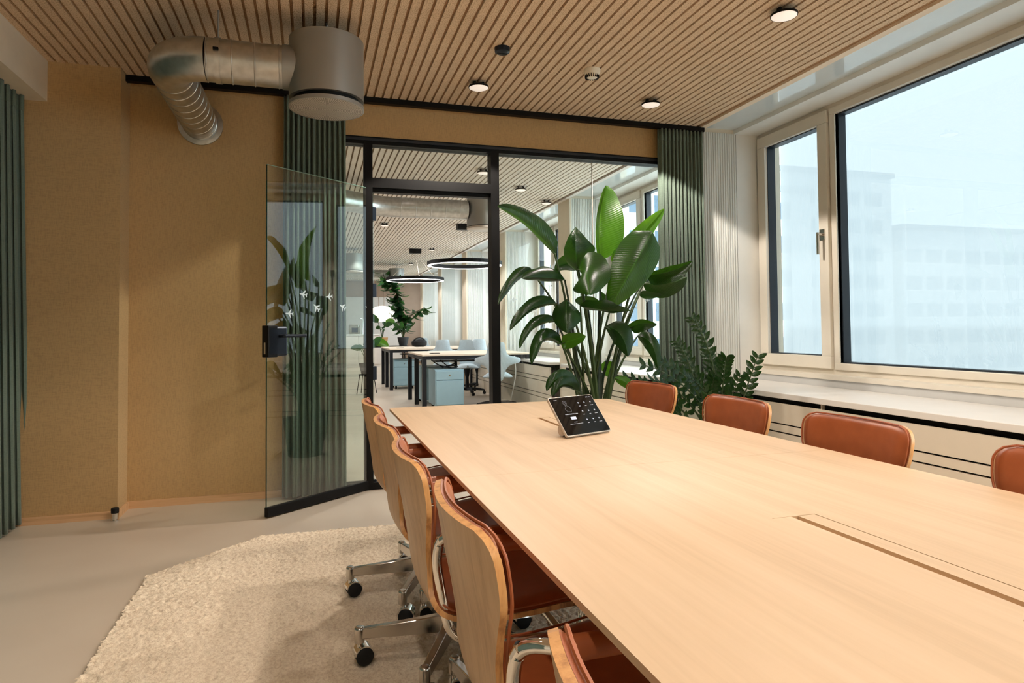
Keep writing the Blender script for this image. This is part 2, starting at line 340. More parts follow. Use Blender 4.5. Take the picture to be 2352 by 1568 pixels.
def cat_path(pts, n=6, closed=False):
    P = [Vector(p) for p in pts]; k = len(P); out = []
    for i in range(k if closed else k - 1):
        g = (lambda q: P[q % k]) if closed else (lambda q: P[min(max(q, 0), k - 1)])
        p0, p1, p2, p3 = g(i - 1), g(i), g(i + 1), g(i + 2)
        for j in range(n):
            t = j / n
            out.append(0.5 * ((2 * p1) + (p2 - p0) * t + (2 * p0 - 5 * p1 + 4 * p2 - p3) * t * t + (3 * p1 - p0 - 3 * p2 + p3) * t ** 3))
    if not closed: out.append(P[-1])
    return out
def rounded(pts, rads, n=6):
    "closed or open corner-rounded path; rads 0 keeps a point"
    P = [Vector(p) for p in pts]; out = []
    for i, p in enumerate(P):
        r = rads[i]
        if r == 0: out.append(p); continue
        a = (P[i - 1] - p).normalized(); b = (P[(i + 1) % len(P)] - p).normalized()
        s_, e_ = p + a * r, p + b * r
        for j in range(n + 1):
            t = j / n; out.append(s_ * (1 - t) ** 2 + p * 2 * t * (1 - t) + e_ * t * t)
    return out

# ------------------------------------------------------------------ room shell
D = 4.851; ROOM_Y0 = -3.2; OFF_Y1 = 22.6; XL = -1.95
struct('floor', MB().box(-5, 4.0, ROOM_Y0 - 0.2, OFF_Y1 + 0.3, -0.2, 0), MT['floor'])
def ceiling(name, x0, x1, y0, y1, phase, mb_, mg):
    c = struct(name, MB().box(x0 - 0.2, x1, y0, y1, CEIL + 0.014, CEIL + 0.2), mg)
    me = MB().box(-0.0215, 0.0215, y0, y1, CEIL, CEIL + 0.0145).mesh('board', mb_)
    k0 = math.ceil((x0 - phase) / 0.0583); k = k0
    while phase + k * 0.0583 + 0.0215 < x1 - 0.01:
        o = put('board', me, c); o.location.x = phase + k * 0.0583; k += 1
    return c
PHASE = 0.596 + 0.0292
ceiling('ceiling', -1.56, 3.09, ROOM_Y0, D, PHASE, MT['board'], MT['groove'])
ceiling('ceiling', -1.6, 3.09, D + 0.12, OFF_Y1, PHASE, MT['board_far'], MT['groove_far'])
struct('ceiling', MB().box(-5, -1.8, D + 0.12, OFF_Y1, CEIL, CEIL + 0.2), MT['board_far'])
# ceiling strip along the window side: wood edge strip, glossy recessed panel, plaster bulkhead
for y0, y1, mm in ((ROOM_Y0, D, MT['edge_strip']), (D + 0.12, OFF_Y1, MT['offwhite'])):
    struct('trim_1', MB().box(3.085, 3.14, y0, y1, CEIL - 0.004, CEIL + 0.05), mm)
    struct('trim_2', MB().box(3.14, 3.48, y0, y1, CEIL + 0.035, CEIL + 0.2), MT['gloss'])
    struct('trim_3', MB().box(3.48, 3.95, y0, y1, CEIL, CEIL + 0.2), MT['white'])
# left side: wall, soffit, pillar
struct('wall_left', MB().box(XL - 0.2, XL, ROOM_Y0, D, 0, CEIL + 0.1), MT['cream'])
struct('trim_4', MB().box(XL, -1.547, ROOM_Y0, 4.63, 2.552, CEIL + 0.1), MT['cream'])
struct('wall_back', MB().box(XL, -1.15, 4.63, D, 0, CEIL + 0.1), MT['ochre'])
struct('wall_back', MB().box(XL, 0.06, D, D + 0.12, 0, CEIL + 0.1), MT['ochre'])
struct('wall_back', MB().box(0.06, 3.14, D, D + 0.12, 2.545, CEIL + 0.1), MT['ochre'])
struct('trim_5', MB().box(0.06, 3.14, D - 0.004, D, 2.545, 2.565), MT['ochre'])
struct('wall_front', MB().box(XL - 0.2, 4.0, ROOM_Y0 - 0.2, ROOM_Y0, 0, CEIL + 0.1), MT['cream'])
struct('baseboard_back', MB().box(XL, -1.15, 4.617, 4.63, 0, 0.045), MT['oak_base'])
struct('baseboard_back', MB().box(-1.15, -1.137, 4.617, D, 0, 0.045), MT['oak_base'])
struct('baseboard_back', MB().box(-1.137, 0.06, D - 0.013, D, 0, 0.045), MT['oak_base'])
# curtain rail
t = thing('curtain_rail', (0.8, D - 0.08, 2.76), 'long black curtain rail along the ceiling above the ochre wall and glass partition', 'rail')
obj('track', MB().box(-1.15, 3.12, D - 0.115, D - 0.065, 2.762, CEIL), MT['black'], t)
obj('end_cap', MB().box(-1.156, -1.15, D - 0.118, D - 0.062, 2.758, CEIL), MT['black'], t)

# ------------------------------------------------------------------ windows
def window(n, y0, y1, cas=0.838, screen=False):
    X = 3.72; zb, zt = 0.77, CEIL
    yc = y1 - cas
    o = struct('window_%d' % n, MB().box(X, X + 0.09, y0, y1, zb, zb + 0.06).box(X, X + 0.09, y0, y1, zt - 0.05, zt).box(X, X + 0.09, y1 - 0.05, y1, zb + 0.06, zt - 0.05).box(X, X + 0.09, y0, y0 + 0.06, zb + 0.06, zt - 0.05).box(X, X + 0.09, yc - 0.06, yc + 0.004, zb + 0.06, zt - 0.05), MT['frame_white'])
    def ring(mb, a0, a1, z0, z1, w, x0, x1): mb.box(x0, x1, a0, a1, z0, z0 + w).box(x0, x1, a0, a1, z1 - w, z1).box(x0, x1, a0, a0 + w, z0 + w, z1 - w).box(x0, x1, a1 - w, a1, z0 + w, z1 - w); return mb
    # casement leaf
    obj('casement_frame', ring(MB(), yc + 0.006, y1 - 0.03, zb + 0.05, zt - 0.035, 0.095, X - 0.028, X + 0.06), MT['frame_white'], o, bevel=0.004)
    obj('gasket', ring(MB(), yc + 0.095, y1 - 0.118, zb + 0.138, zt - 0.123, 0.014, X + 0.0, X + 0.075), MT['gasket'], o)
    obj('pane', MB().box(X + 0.05, X + 0.056, yc + 0.1, y1 - 0.12, zb + 0.142, zt - 0.127), MT['pane'], o)
    # fixed light
    obj('fixed_frame', ring(MB(), y0 + 0.02, yc - 0.01, zb + 0.045, zt - 0.03, 0.05, X - 0.012, X + 0.06), MT['frame_white'], o, bevel=0.004)
    obj('gasket', ring(MB(), y0 + 0.066, yc - 0.056, zb + 0.092, zt - 0.078, 0.014, X + 0.02, X + 0.085), MT['gasket'], o)
    obj('pane', MB().box(X + 0.06, X + 0.066, y0 + 0.07, yc - 0.06, zb + 0.096, zt - 0.082), MT['pane'], o)
    h = obj('handle', MB().tube([(X - 0.03, yc + 0.06, 1.83), (X - 0.075, yc + 0.06, 1.83)], 0.013, 12).tube(rounded([(X - 0.075, yc + 0.06, 1.845), (X - 0.075, yc + 0.06, 1.68)], [0, 0]), 0.011, 12).box(X - 0.036, X - 0.028, yc + 0.035, yc + 0.085, 1.79, 1.87), MT['alu'], o, smooth=True)
    # ledge and breast wall below
    struct('trim_6', MB().box(3.60, 3.74, y0, y1, zb - 0.02, zb + 0.012), MT['frame_white'])
    struct('wall_right', MB().box(3.61, 3.95, y0, y1, 0, zb - 0.02), MT['greywall'])
    if screen:
        t = thing('sun_screen', (4.0, (y0 + y1) / 2, 2.95), 'pale translucent sun screen hanging outside the ' + screen + ' window', 'sun screen')
        obj('cloth', MB().grid([[(4.0 + 0.003 * math.sin(yy * 3 + zz * 2), yy, zz) for yy in np.linspace(y0 - 0.2, y1 + 0.055, 30)] for zz in np.linspace(0.74, 2.95, 24)]), MT['screen'], t, smooth=True)
        rows = []
        for k, zz in enumerate(np.linspace(0.76, 1.135, 26)): rows.append([(4.018 + 0.006 * math.sin(k * 0.9 + 0.6 * math.sin(yy * 2.1)), yy, zz) for yy in np.linspace(y0 - 0.2, y1 + 0.055, 30)])
        obj('hem', MB().grid(rows), MT['hem'], t, smooth=True)
        obj('roller', MB().tube([(4.0, y0 - 0.22, 2.98), (4.0, y1 + 0.08, 2.98)], 0.04, 14), MT['white'], t, smooth=True)
window(1, 1.9, D, screen='nearer')
window(2, -2.8, 1.5)
window(3, 5.25, 7.8)
window(4, 8.2, 10.75)
window(5, 11.15, 13.7)
window(6, 14.1, 16.6)
window(7, 17.0, 19.55)
window(8, 19.95, 22.5)
def pier(y0, y1):
    struct('wall_right', MB().box(3.16, 3.95, y0, y1, 0, CEIL + 0.036), MT['cream'])
    c = struct('trim_7', MB().box(3.135, 3.16, y0 - 0.012, y1, 0, CEIL), MT['cream'])
def ribbed(y, z1=CEIL, x1=3.50):
    "fluted white cladding on the camera side of a pier"
    pts = []
    n = 15; p = (x1 - 3.16) / n
    for k in range(n):
        x = 3.16 + k * p
        pts += [(x, y), (x + p * 0.18, y - 0.007), (x + p * 0.72, y - 0.007), (x + p * 0.9, y)]
    pts += [(x1, y)]
    mb = MB().grid([[(px, py, 0.0) for px, py in pts], [(px, py, z1) for px, py in pts]])
    o = struct('trim_8', mb, MT['rib'])
    obj('flat_strip', MB().box(x1, 3.72, y - 0.006, y, 0, z1), MT['white'], o)
pier(D, 5.25); pier(1.5, 1.9); pier(7.8, 8.2); pier(10.75, 11.15); pier(13.7, 14.1); pier(16.6, 17.0); pier(19.55, 19.95)
for y in (D, 7.8, 10.75, 13.7, 16.6, 19.55): ribbed(y)
struct('wall_right', MB().box(3.61, 3.95, ROOM_Y0, -2.8, 0, CEIL + 0.1), MT['cream'])

# sill benches with radiator covers
def bench(y0, y1, label, notch):
    t = thing('sill_bench', (3.3, (y0 + y1) / 2, 0), label, 'bench')
    xf = 2.99; xb = 3.608
    poly = [(xf, y0), (xb, y0), (xb, y1), (3.16, y1), (3.16, y1 - notch), (xf, y1 - notch)] if notch else [(xf, y0), (xb, y0), (xb, y1), (xf, y1)]
    obj('bench_top', MB().prism(poly, 0.658, 0.695), MT['bench'], t, bevel=0.003)
    xs = xf + 0.03; ye = y1 - notch
    obj('slot_backing', MB().box(xs + 0.04, xs + 0.05, y0, ye, 0.0, 0.658), MT['black'], t)
    # front panels divided by narrow slots
    zs = [(0.493, 0.625), (0.437, 0.483), (0.265, 0.427), (0.209, 0.255), (0.0, 0.199)]
    for a, b in zs:
        obj('cover_panel', MB().box(xf + 0.008, xf + 0.028, y0, ye, a, b), MT['cover'], t)
    obj('bracket', MB().box(xf + 0.028, xf + 0.05, (y0 + y1) / 2, (y0 + y1) / 2 + 0.01, 0.1, 0.658), MT['cover'], t)
bench(1.9, D - 0.01, 'white window bench with slotted cream radiator cover behind the brown chairs', 0.2)
bench(5.26, 7.79, 'office window bench with slotted cover right behind the glass partition', 0)
bench(8.21, 10.74, 'office window bench with slotted cover beside the nearer desk', 0)
bench(11.16, 13.69, 'office window bench with slotted cover beside the farther desk', 0)

# ------------------------------------------------------------------ glass partition
GX0, GX1 = 0.06, 3.14
GT = 2.545
pt = struct('trim_9', MB().box(GX0, GX1, D - 0.01, D + 0.09, GT - 0.055, GT).box(GX0, GX1, D - 0.01, D + 0.09, 0, 0.05).box(GX0, GX0 + 0.05, D - 0.01, D + 0.09, 0.05, GT - 0.055), MT['black'])
obj('mullion', MB().box(0.358, 0.418, D - 0.014, D + 0.09, 0.0, GT - 0.03), MT['black'], pt)
obj('mullion', MB().box(1.306, 1.37, D - 0.014, D + 0.09, 0.0, GT - 0.03), MT['black'], pt)
obj('transom', MB().box(0.418, 1.306, D - 0.014, D + 0.09, 2.175, 2.245), MT['black'], pt)
obj('transom_rebate', MB().box(0.418, 1.306, D + 0.02, D + 0.09, 2.15, 2.18), MT['black'], pt)
obj('frame_groove', MB().box(GX0, GX1, D - 0.018, D - 0.01, GT - 0.03, GT - 0.012), MT['gasket'], pt)
gy = D + 0.035
obj('pane', MB().box(GX0 + 0.05, 0.358, gy, gy + 0.01, 0.05, GT - 0.055), MT['glass'], pt)
obj('pane', MB().box(0.418, 1.306, gy, gy + 0.01, 2.245, GT - 0.055), MT['glass'], pt)
GJ = at(1364, 400, D).x
obj('pane', MB().box(1.37, GJ - 0.002, gy, gy + 0.01, 0.05, GT - 0.055), MT['glass'], pt)
obj('pane', MB().box(GJ + 0.002, GX1, gy, gy + 0.01, 0.05, GT - 0.055), MT['glass'], pt)
obj('glass_joint', MB().box(GJ - 0.002, GJ + 0.002, gy - 0.001, gy + 0.011, 0.05, GT - 0.055), MT['silver'], pt)

def plane_shape(c, ux, uz, nrm, size, ang):
    "little aeroplane outline, flat vinyl"
    pts = [(1.0, 0), (0.8, 0.12), (0.3, 0.14), (-0.25, 0.85), (-0.45, 0.85), (-0.15, 0.14), (-0.6, 0.10), (-0.8, 0.42), (-0.95, 0.42), (-0.85, 0.0), (-0.95, -0.42), (-0.8, -0.42), (-0.6, -0.10), (-0.15, -0.14), (-0.45, -0.85), (-0.25, -0.85), (0.3, -0.14), (0.8, -0.12)]
    ca, sa = math.cos(ang), math.sin(ang)
    P = [Vector(c) + (ux * (x * ca - y * sa) + uz * (x * sa + y * ca)) * size for x, y in pts]
    n = len(P); mb = MB()
    mb.add(P + [p + nrm * 0.0006 for p in P], [tuple(range(n - 1, -1, -1)), tuple(range(n, 2 * n))] + [(i, (i + 1) % n, n + (i + 1) % n, n + i) for i in range(n)])
    return mb
XU, ZU = Vector((1, 0, 0)), Vector((0, 0, 1))
for px, py, a in ((1181, 688, 0.0), (1487, 689, 0.0), (1462, 706, 0.4), (1507, 712, -0.4)):
    c = at(px, py, gy - 0.002)
    obj('plane_decal', plane_shape(c, XU, ZU, Vector((0, -1, 0)), 0.026 if px < 1490 and px != 1462 else 0.012, a), MT['decal'], pt)

# open door leaf
H0 = Vector((0.432, 4.895, 0)); E0 = Vector((-0.269, 4.314, 0)); dv = (E0 - H0).normalized(); DW = (E0 - H0).length
nv = Vector((-dv.y, dv.x, 0))
if nv.y > 0: nv = -nv
door = tag(put('door_1', None, None), 'frameless glass door standing open into the meeting room, hinged on the black mullion', None, None, 'structure')
bpy.data.objects.remove(door)
def dmat():
    m = Matrix.Identity(4)
    for i in range(3): m[i][0] = dv[i]; m[i][1] = nv[i]; m[i][2] = (0, 0, 1)[i]; m[i][3] = H0[i]
    return m
DM = dmat()
door = struct('door_1', MB().box(0.004, DW, -0.005, 0.005, 0.06, 2.17, mat=DM), MT['door_glass'])
obj('glass_edge', MB().box(DW, DW + 0.0015, -0.005, 0.005, 0.06, 2.17, mat=DM), MT['glass_edge'], door)
obj('glass_edge', MB().box(0.004, DW, -0.005, 0.005, 2.17, 2.172, mat=DM), plain('pale_glass_edge', (150, 190, 176), 0.2, 0, 0.5, 0.02), door)
obj('bottom_rail', MB().box(0.0, DW + 0.002, -0.016, 0.016, 0.008, 0.066, mat=DM), MT['black'], door, bevel=0.003)
obj('lock_case', MB().box(DW - 0.135, DW + 0.012, 0.006, 0.03, 0.985, 1.17, mat=DM), MT['dark_hinge'], door, bevel=0.012)
obj('lock_case', MB().box(DW - 0.06, DW + 0.012, -0.03, 0.03, 0.98, 1.175, mat=DM), MT['black'], door, bevel=0.004)
obj('keeper', MB().box(DW + 0.012, DW + 0.014, -0.008, 0.008, 1.0, 1.07, mat=DM), MT['chrome'], door)
hp = [DM @ Vector(p) for p in ((DW - 0.075, 0.03, 1.11), (DW - 0.075, 0.075, 1.11), (DW - 0.235, 0.075, 1.11))]
obj('handle', MB().tube(rounded(hp, [0, 0.02, 0]), 0.011, 12), MT['dark_hinge'], door, smooth=True)
hp = [DM @ Vector(p) for p in ((DW - 0.075, -0.03, 1.11), (DW - 0.075, -0.075, 1.11), (DW - 0.235, -0.075, 1.11))]
obj('handle', MB().tube(rounded(hp, [0, 0.02, 0]), 0.011, 12), MT['black'], door, smooth=True)
for z in (0.24, 0.83, 1.43, 1.99):
    obj('hinge', MB().box(-0.012, 0.035, -0.012, 0.014, z - 0.05, z + 0.05, mat=DM), MT['dark_hinge'], door, bevel=0.004)
def on_door(x, y, off=0.006):
    d = Vector(ray(x, y)); q = H0 + nv * off; tt = (q - EYEV).dot(nv) / d.dot(nv); return EYEV + d * tt
for px, py, a in ((697, 676, 0.15), (756, 681, -0.1), (727, 706, 0.7), (787, 705, 0.5), (665, 720, 0.05), (846, 707, 0.3)):
    obj('plane_decal', plane_shape(on_door(px, py), -dv * -1, ZU, nv, 0.032, a), MT['decal'], door)

# ------------------------------------------------------------------ curtains
def curtain(name, pts, z0, z1, folds, amp, label, jit=0.0):
    "pts: two end points in plan; pleats run across"
    a, b = Vector((*pts[0], 0)), Vector((*pts[1], 0)); L = (b - a).length; u = (b - a) / L; n_ = Vector((-u.y, u.x, 0))
    N = folds * 14; rows = []
    ph = [rng.uniform(0.75, 1.25) for _ in range(folds + 1)]
    for k in range(22):
        f = k / 21; z = z0 + (z1 - z0) * f; row = []
        for i in range(N + 1):
            s = i / N; w_ = s * folds; fi = min(int(w_), folds - 1)
            A = amp * ph[fi] * (0.75 + 0.25 * (1 - f)) 
            sw = jit * (1 - f) * math.sin(fi * 2.1) 
            yy = A * math.sin(2 * PI * w_); xx = s * L + 0.28 * (L / folds) * math.sin(4 * PI * w_) + sw
            flare = 1 + 0.05 * (1 - f)
            row.append(a + u * (L / 2 + (xx - L / 2) * flare) + n_ * yy + Vector((0, 0, z)))
        rows.append(row)
    t = thing(name, ((a + b) / 2).to_tuple(), label, 'curtain'); t.location.z = z1
    o = obj('cloth', MB().grid(rows), MT['green'], t, smooth=True)
    s = o.modifiers.new('solid', 'SOLIDIFY'); s.thickness = 0.003
    hb = MB().grid([[p + Vector((0, 0, dz)) - n_ * 0.002 for p in rows[-1]] for dz in (-0.09, 0.004)])
    h = obj('heading_tape', hb, MT['green'], t, smooth=True); s = h.modifiers.new('solid', 'SOLIDIFY'); s.thickness = 0.004
    return t
curtain('curtain', [(-0.185, D - 0.09), (0.225, D - 0.09)], 0.015, 2.757, 12, 0.032, 'green floor-length curtain gathered left of the glass partition, behind the open door', 0.01)
curtain('curtain', [(2.70, D - 0.09), (3.105, D - 0.09)], 0.70, 2.757, 12, 0.032, 'green curtain gathered in the window corner beside the ribbed panel', 0.006)
curtain('curtain', [(-1.70, -1.0), (-1.672, 4.565)], 0.015, 2.548, 66, 0.032, 'green curtain along the left wall under the cream soffit', 0.006)

# ------------------------------------------------------------------ ventilation ducts
def duct_seams(mb_list): pass
def spiral_ring(c, axis, r): 
    m_ = Vector(axis).to_track_quat('Z', 'Y').to_matrix().to_4x4()
    return MB().lathe([(r, -0.004), (r + 0.003, -0.002), (r + 0.003, 0.002), (r, 0.004)], c, 40, m_, caps=False)
DZ, DY, DX, DR = 2.545, 3.68, -0.725, 0.110
t = thing('ventilation_duct', (-0.3, DY, DZ), 'bare galvanised spiral duct with elbow, running from the ochre wall to the round diffuser', 'duct')
obj('straight_duct', MB().tube([(-0.52, DY, DZ), (-0.1515, DY, DZ)], DR, 40), MT['duct'], t, smooth=True)
ep = [(-0.52, DY, DZ)] + [(-0.52 - 0.205 * math.sin(a), DY + 0.205 * (1 - math.cos(a)), DZ) for a in np.linspace(0, PI / 2, 16)][1:]
obj('elbow', MB().tube(ep, DR + 0.002, 40, caps=False), MT['duct'], t, smooth=True)
obj('spiral_duct', MB().tube([(DX, DY + 0.2, DZ), (DX, D, DZ)], DR, 40), MT['duct'], t, smooth=True)
for yy in np.linspace(DY + 0.24, D - 0.05, 9):
    obj('seam', spiral_ring((DX, yy, DZ), (0.12, 1, 0.08), DR), MT['duct'], t, smooth=True)
for xx in (-0.52, -0.40, -0.29, -0.17):
    obj('seam', spiral_ring((xx, DY, DZ), (1, 0.06, 0.03), DR), MT['duct'], t, smooth=True)
obj('wall_flange', MB().lathe([(DR, 0.0), (DR + 0.032, 0.0), (DR + 0.032, -0.012), (DR + 0.004, -0.018), (DR, -0.018)], (DX, D, DZ), 48, Vector((0, 1, 0)).to_track_quat('Z', 'X').to_matrix().to_4x4(), caps=False), MT['duct'], t, smooth=True)
obj('hanger_band', MB().lathe([(DR + 0.002, -0.013), (DR + 0.005, -0.013), (DR + 0.005, 0.013), (DR + 0.002, 0.013)], (-0.465, DY, DZ), 40, Vector((1, 0, 0)).to_track_quat('Z', 'Y').to_matrix().to_4x4(), caps=False), MT['duct'], t, smooth=True)
hz = obj('hanger_rod', MB().tube([(-0.465, DY - 0.02, DZ + DR), (-0.465, DY - 0.02, CEIL + 0.02)], 0.005, 8), MT['coated'], t)
obj('clamp', MB().box(-0.478, -0.452, DY - 0.128, DY - 0.112, DZ + 0.01, DZ + 0.022), MT['black'], t)
DCX = 0.075; R_ = 0.196; ZB, ZT = 2.338, 2.705
t = thing('air_diffuser', (DCX, DY, ZB), 'round grey ceiling air diffuser with perforated face at the end of the duct', 'air diffuser')
obj('drum', MB().lathe([(R_ - 0.01, ZB + 0.045), (R_, ZB + 0.045), (R_, ZT), (R_ - 0.01, ZT + 0.004)], (DCX, DY, 0), 64), MT['coated'], t, smooth=True)
obj('shadow_gap', MB().lathe([(R_ - 0.022, ZB + 0.015), (R_ - 0.022, ZB + 0.05)], (DCX, DY, 0), 48), MT['black'], t, smooth=True)
g = MB().lathe([(R_ - 0.006, -0.001), (R_, 0.001), (R_, 0.016), (R_ - 0.02, 0.016)], (0, 0, 0), 64); me = g.mesh('perforated_face', MT['grille'], True)
o = put('perforated_face', me, t); o.location = (DCX, DY, ZB)
obj('face_rim', MB().lathe([(R_ - 0.006, ZB - 0.002), (R_ + 0.002, ZB), (R_ + 0.002, ZB + 0.018), (R_ - 0.004, ZB + 0.018)], (DCX, DY, 0), 64, caps=False), MT['coated'], t, smooth=True)
obj('duct_collar', MB().tube([(DCX - R_ - 0.03, DY, DZ), (DCX - R_ + 0.06, DY, DZ)], DR + 0.006, 40), MT['coated'], t, smooth=True)
obj('hanger_rod', MB().tube([(DCX, DY, ZT), (DCX, DY, CEIL + 0.02)], 0.006, 8), MT['coated'], t)

# ------------------------------------------------------------------ ceiling fittings
def downlight_proto():
    t = thing('downlight', (0, 0, 0), '', 'ceiling light')
    obj('ring', MB().lathe([(0.066, -0.042), (0.068, -0.040), (0.068, -0.030), (0.060, -0.026), (0.0, -0.026)], (0, 0, 0), 36, caps=False), MT['black'], t, smooth=True, local=True)
    obj('lens', MB().lathe([(0.0001, -0.050), (0.03, -0.049), (0.052, -0.046), (0.064, -0.041), (0.064, -0.036)], (0, 0, 0), 36, caps=False), MT['lens'], t, smooth=True, local=True)
    for sx in (-1, 1): obj('bracket', MB().box(sx * 0.029 - 0.007, sx * 0.029 + 0.007, -0.012, 0.012, -0.03, 0.02), MT['black'], t, local=True)
    return t
DLP = downlight_proto(); used_dl = False
def dlabel(x, y):
    if (x, y) == (1.07, 4.26): return 'round black-rimmed downlight in front of the glass door transom'
    if (x, y) == (2.36, 4.26): return 'round black-rimmed downlight near the window corner of the meeting room'
    if (x, y) == (2.36, 2.84): return 'large-looking round downlight near the top right edge beside the window strip'
    col_ = {-0.22: 'rug-side', 1.07: 'table', 2.36: 'window-side'}[x]; row_ = {2.84: 'far table half', 1.42: 'near table half', 0.0: 'camera position', -1.42: 'room behind the camera'}[y]
    return 'black-rimmed downlight of the %s row above the %s, out of frame' % (col_, row_)
for i, (x, y) in enumerate(ROOM_LAMPS):
    o = DLP if i == 0 else copy_tree(DLP)
    o.location = (x, y, CEIL); tag(o, dlabel(x, y), 'ceiling light', 'meeting room downlights')
OD_N = ['just behind the transom, left of centre', 'beside the upper mullion end', 'behind the transom at its right end', 'above the tall leaf near the window strip']
for i, (x, y) in enumerate(OFFICE_LAMPS):
    o = copy_tree(DLP); o.location = (x, y, CEIL)
    lab = {(1.07, 7.3): 'small office downlight seen under the partition top rail above the duct', (1.70, 6.6): 'small office downlight nearest behind the black transom', (2.33, 7.3): 'office downlight seen through the right pane above the big plant', (2.9, 8.0): 'office downlight nearest the window strip, above the bent leaf',
           (1.07, 10.33): 'office downlight beyond the duct, near the door hinge', (2.33, 10.33): 'office downlight beyond the duct, near the office air diffuser'}.get((x, y))
    if lab is None:
        side = 'left, aisle-side' if x < 0 else ('middle' if x < 1.5 else 'right, window-side')
        lab = {7.3: 'office downlight behind the ochre wall, hidden from view', 10.3: 'office downlight over the aisle left of the nearer desk', 13.3: '%s office downlight of the row over the farther desk' % side, 16.3: '%s tiny office downlight of the row over the rubber tree' % side, 19.3: '%s tiny office downlight nearest the far taupe wall' % side}[y]
    tag(o, lab, 'ceiling light', 'office downlights')
t = thing('presence_sensor', (1.075, 3.70, CEIL), 'dark grey oval presence sensor on the slatted ceiling', 'sensor')
obj('housing', MB().lathe([(0.030, -0.034), (0.044, -0.026), (0.046, -0.012), (0.046, 0.0)], (1.075, 3.70, CEIL), 28), MT['dark_hinge'], t, smooth=True)
obj('lens', MB().box(1.043, 1.107, 3.694, 3.706, CEIL - 0.036, CEIL - 0.033), MT['black'], t)
t = thing('smoke_detector', (1.72, 3.86, CEIL), 'ivory round smoke detector on the slatted ceiling', 'smoke detector')
obj('base', MB().lathe([(0.05, -0.022), (0.053, -0.018), (0.053, 0.0)], (1.72, 3.86, CEIL), 36), MT['plastic_white'], t, smooth=True)
obj('dome', MB().lathe([(0.022, -0.056), (0.034, -0.052), (0.046, -0.036), (0.051, -0.022)], (1.72, 3.86, CEIL), 36), MT['plastic_white'], t, smooth=True)
vb = MB()
for k in range(18):
    a = 2 * PI * k / 18; mm = Matrix.Translation((1.72, 3.86, CEIL - 0.044)) @ Matrix.Rotation(a, 4, 'Z')
    vb.box(0.034, 0.046, -0.002, 0.002, -0.012, 0.008, mat=mm)
tag(obj('vent_slots', vb, MT['black'], t), kind='stuff')

# ------------------------------------------------------------------ door stop
t = thing('door_stop', (-1.149, 4.575, 0), 'small steel door stop with black cap on the floor by the ochre pillar', 'door stop')
obj('post', MB().lathe([(0.024, 0), (0.024, 0.006), (0.015, 0.008), (0.015, 0.05)], (-1.149, 4.575, 0), 24), MT['chrome'], t, smooth=True)
obj('cap', MB().lathe([(0.021, 0.045), (0.022, 0.05), (0.022, 0.072), (0.018, 0.076)], (-1.149, 4.575, 0), 24), MT['rubber'], t, smooth=True)

# ------------------------------------------------------------------ rug
RUG = [(-0.73, 3.44), (-0.72, -0.9), (2.6, -0.9), (2.75, 3.4), (2.3, 3.86), (-0.27, 3.90)]
def inside(px, py, grow=0.0):
    res = np.ones_like(px, dtype=bool); n = len(RUG)
    for i in range(n):
        (ax, ay), (bx, by) = RUG[i], RUG[(i + 1) % n]; L = math.hypot(bx - ax, by - ay)
        res &= ((bx - ax) * (py - ay) - (by - ay) * (px - ax)) / L > -grow
    return res
t = thing('rug', (0.9, 1.5, 0), 'cream shaggy rug with cut corners under the conference table', 'rug')
obj('backing', MB().prism(RUG, 0.0, 0.010), MT['pile'], t)
st = 0.0085; gx = np.arange(-0.76, 1.75, st); gy_ = np.arange(0.15, 3.95, st)
PX, PY = np.meshgrid(gx, gy_); sh = PX.shape
jx = PX + rng.uniform(-1, 1, sh) * st * 0.55; jy = PY + rng.uniform(-1, 1, sh) * st * 0.55
low = np.kron(rng.uniform(0, 1, (sh[0] // 6 + 1, sh[1] // 6 + 1)), np.ones((6, 6)))[:sh[0], :sh[1]]
PZ = 0.013 + 0.010 * rng.uniform(0, 1, sh) + 0.001 * low
ok = inside(PX, PY, -0.002 + 0.012 * rng.uniform(0, 1, sh))
fidx = -np.ones(sh, dtype=int); fidx[ok] = np.arange(ok.sum())
V = np.stack([jx[ok], jy[ok], PZ[ok]], 1)
q = np.stack([fidx[:-1, :-1], fidx[:-1, 1:], fidx[1:, 1:], fidx[1:, :-1]], -1).reshape(-1, 4); q = q[(q >= 0).all(1)]
me = bpy.data.meshes.new('pile'); me.from_pydata(V.tolist(), [], q.tolist()); me.materials.append(MT['pile'])
me.polygons.foreach_set('use_smooth', [True] * len(me.polygons))
tag(put('pile', me, t), kind='stuff')
obj('far_pile', MB().prism([(1.74, -0.88), (2.58, -0.88), (2.73, 3.39), (2.29, 3.84), (1.74, 3.85)], 0.01, 0.018), MT['pile'], t)
RZ = 0.0245

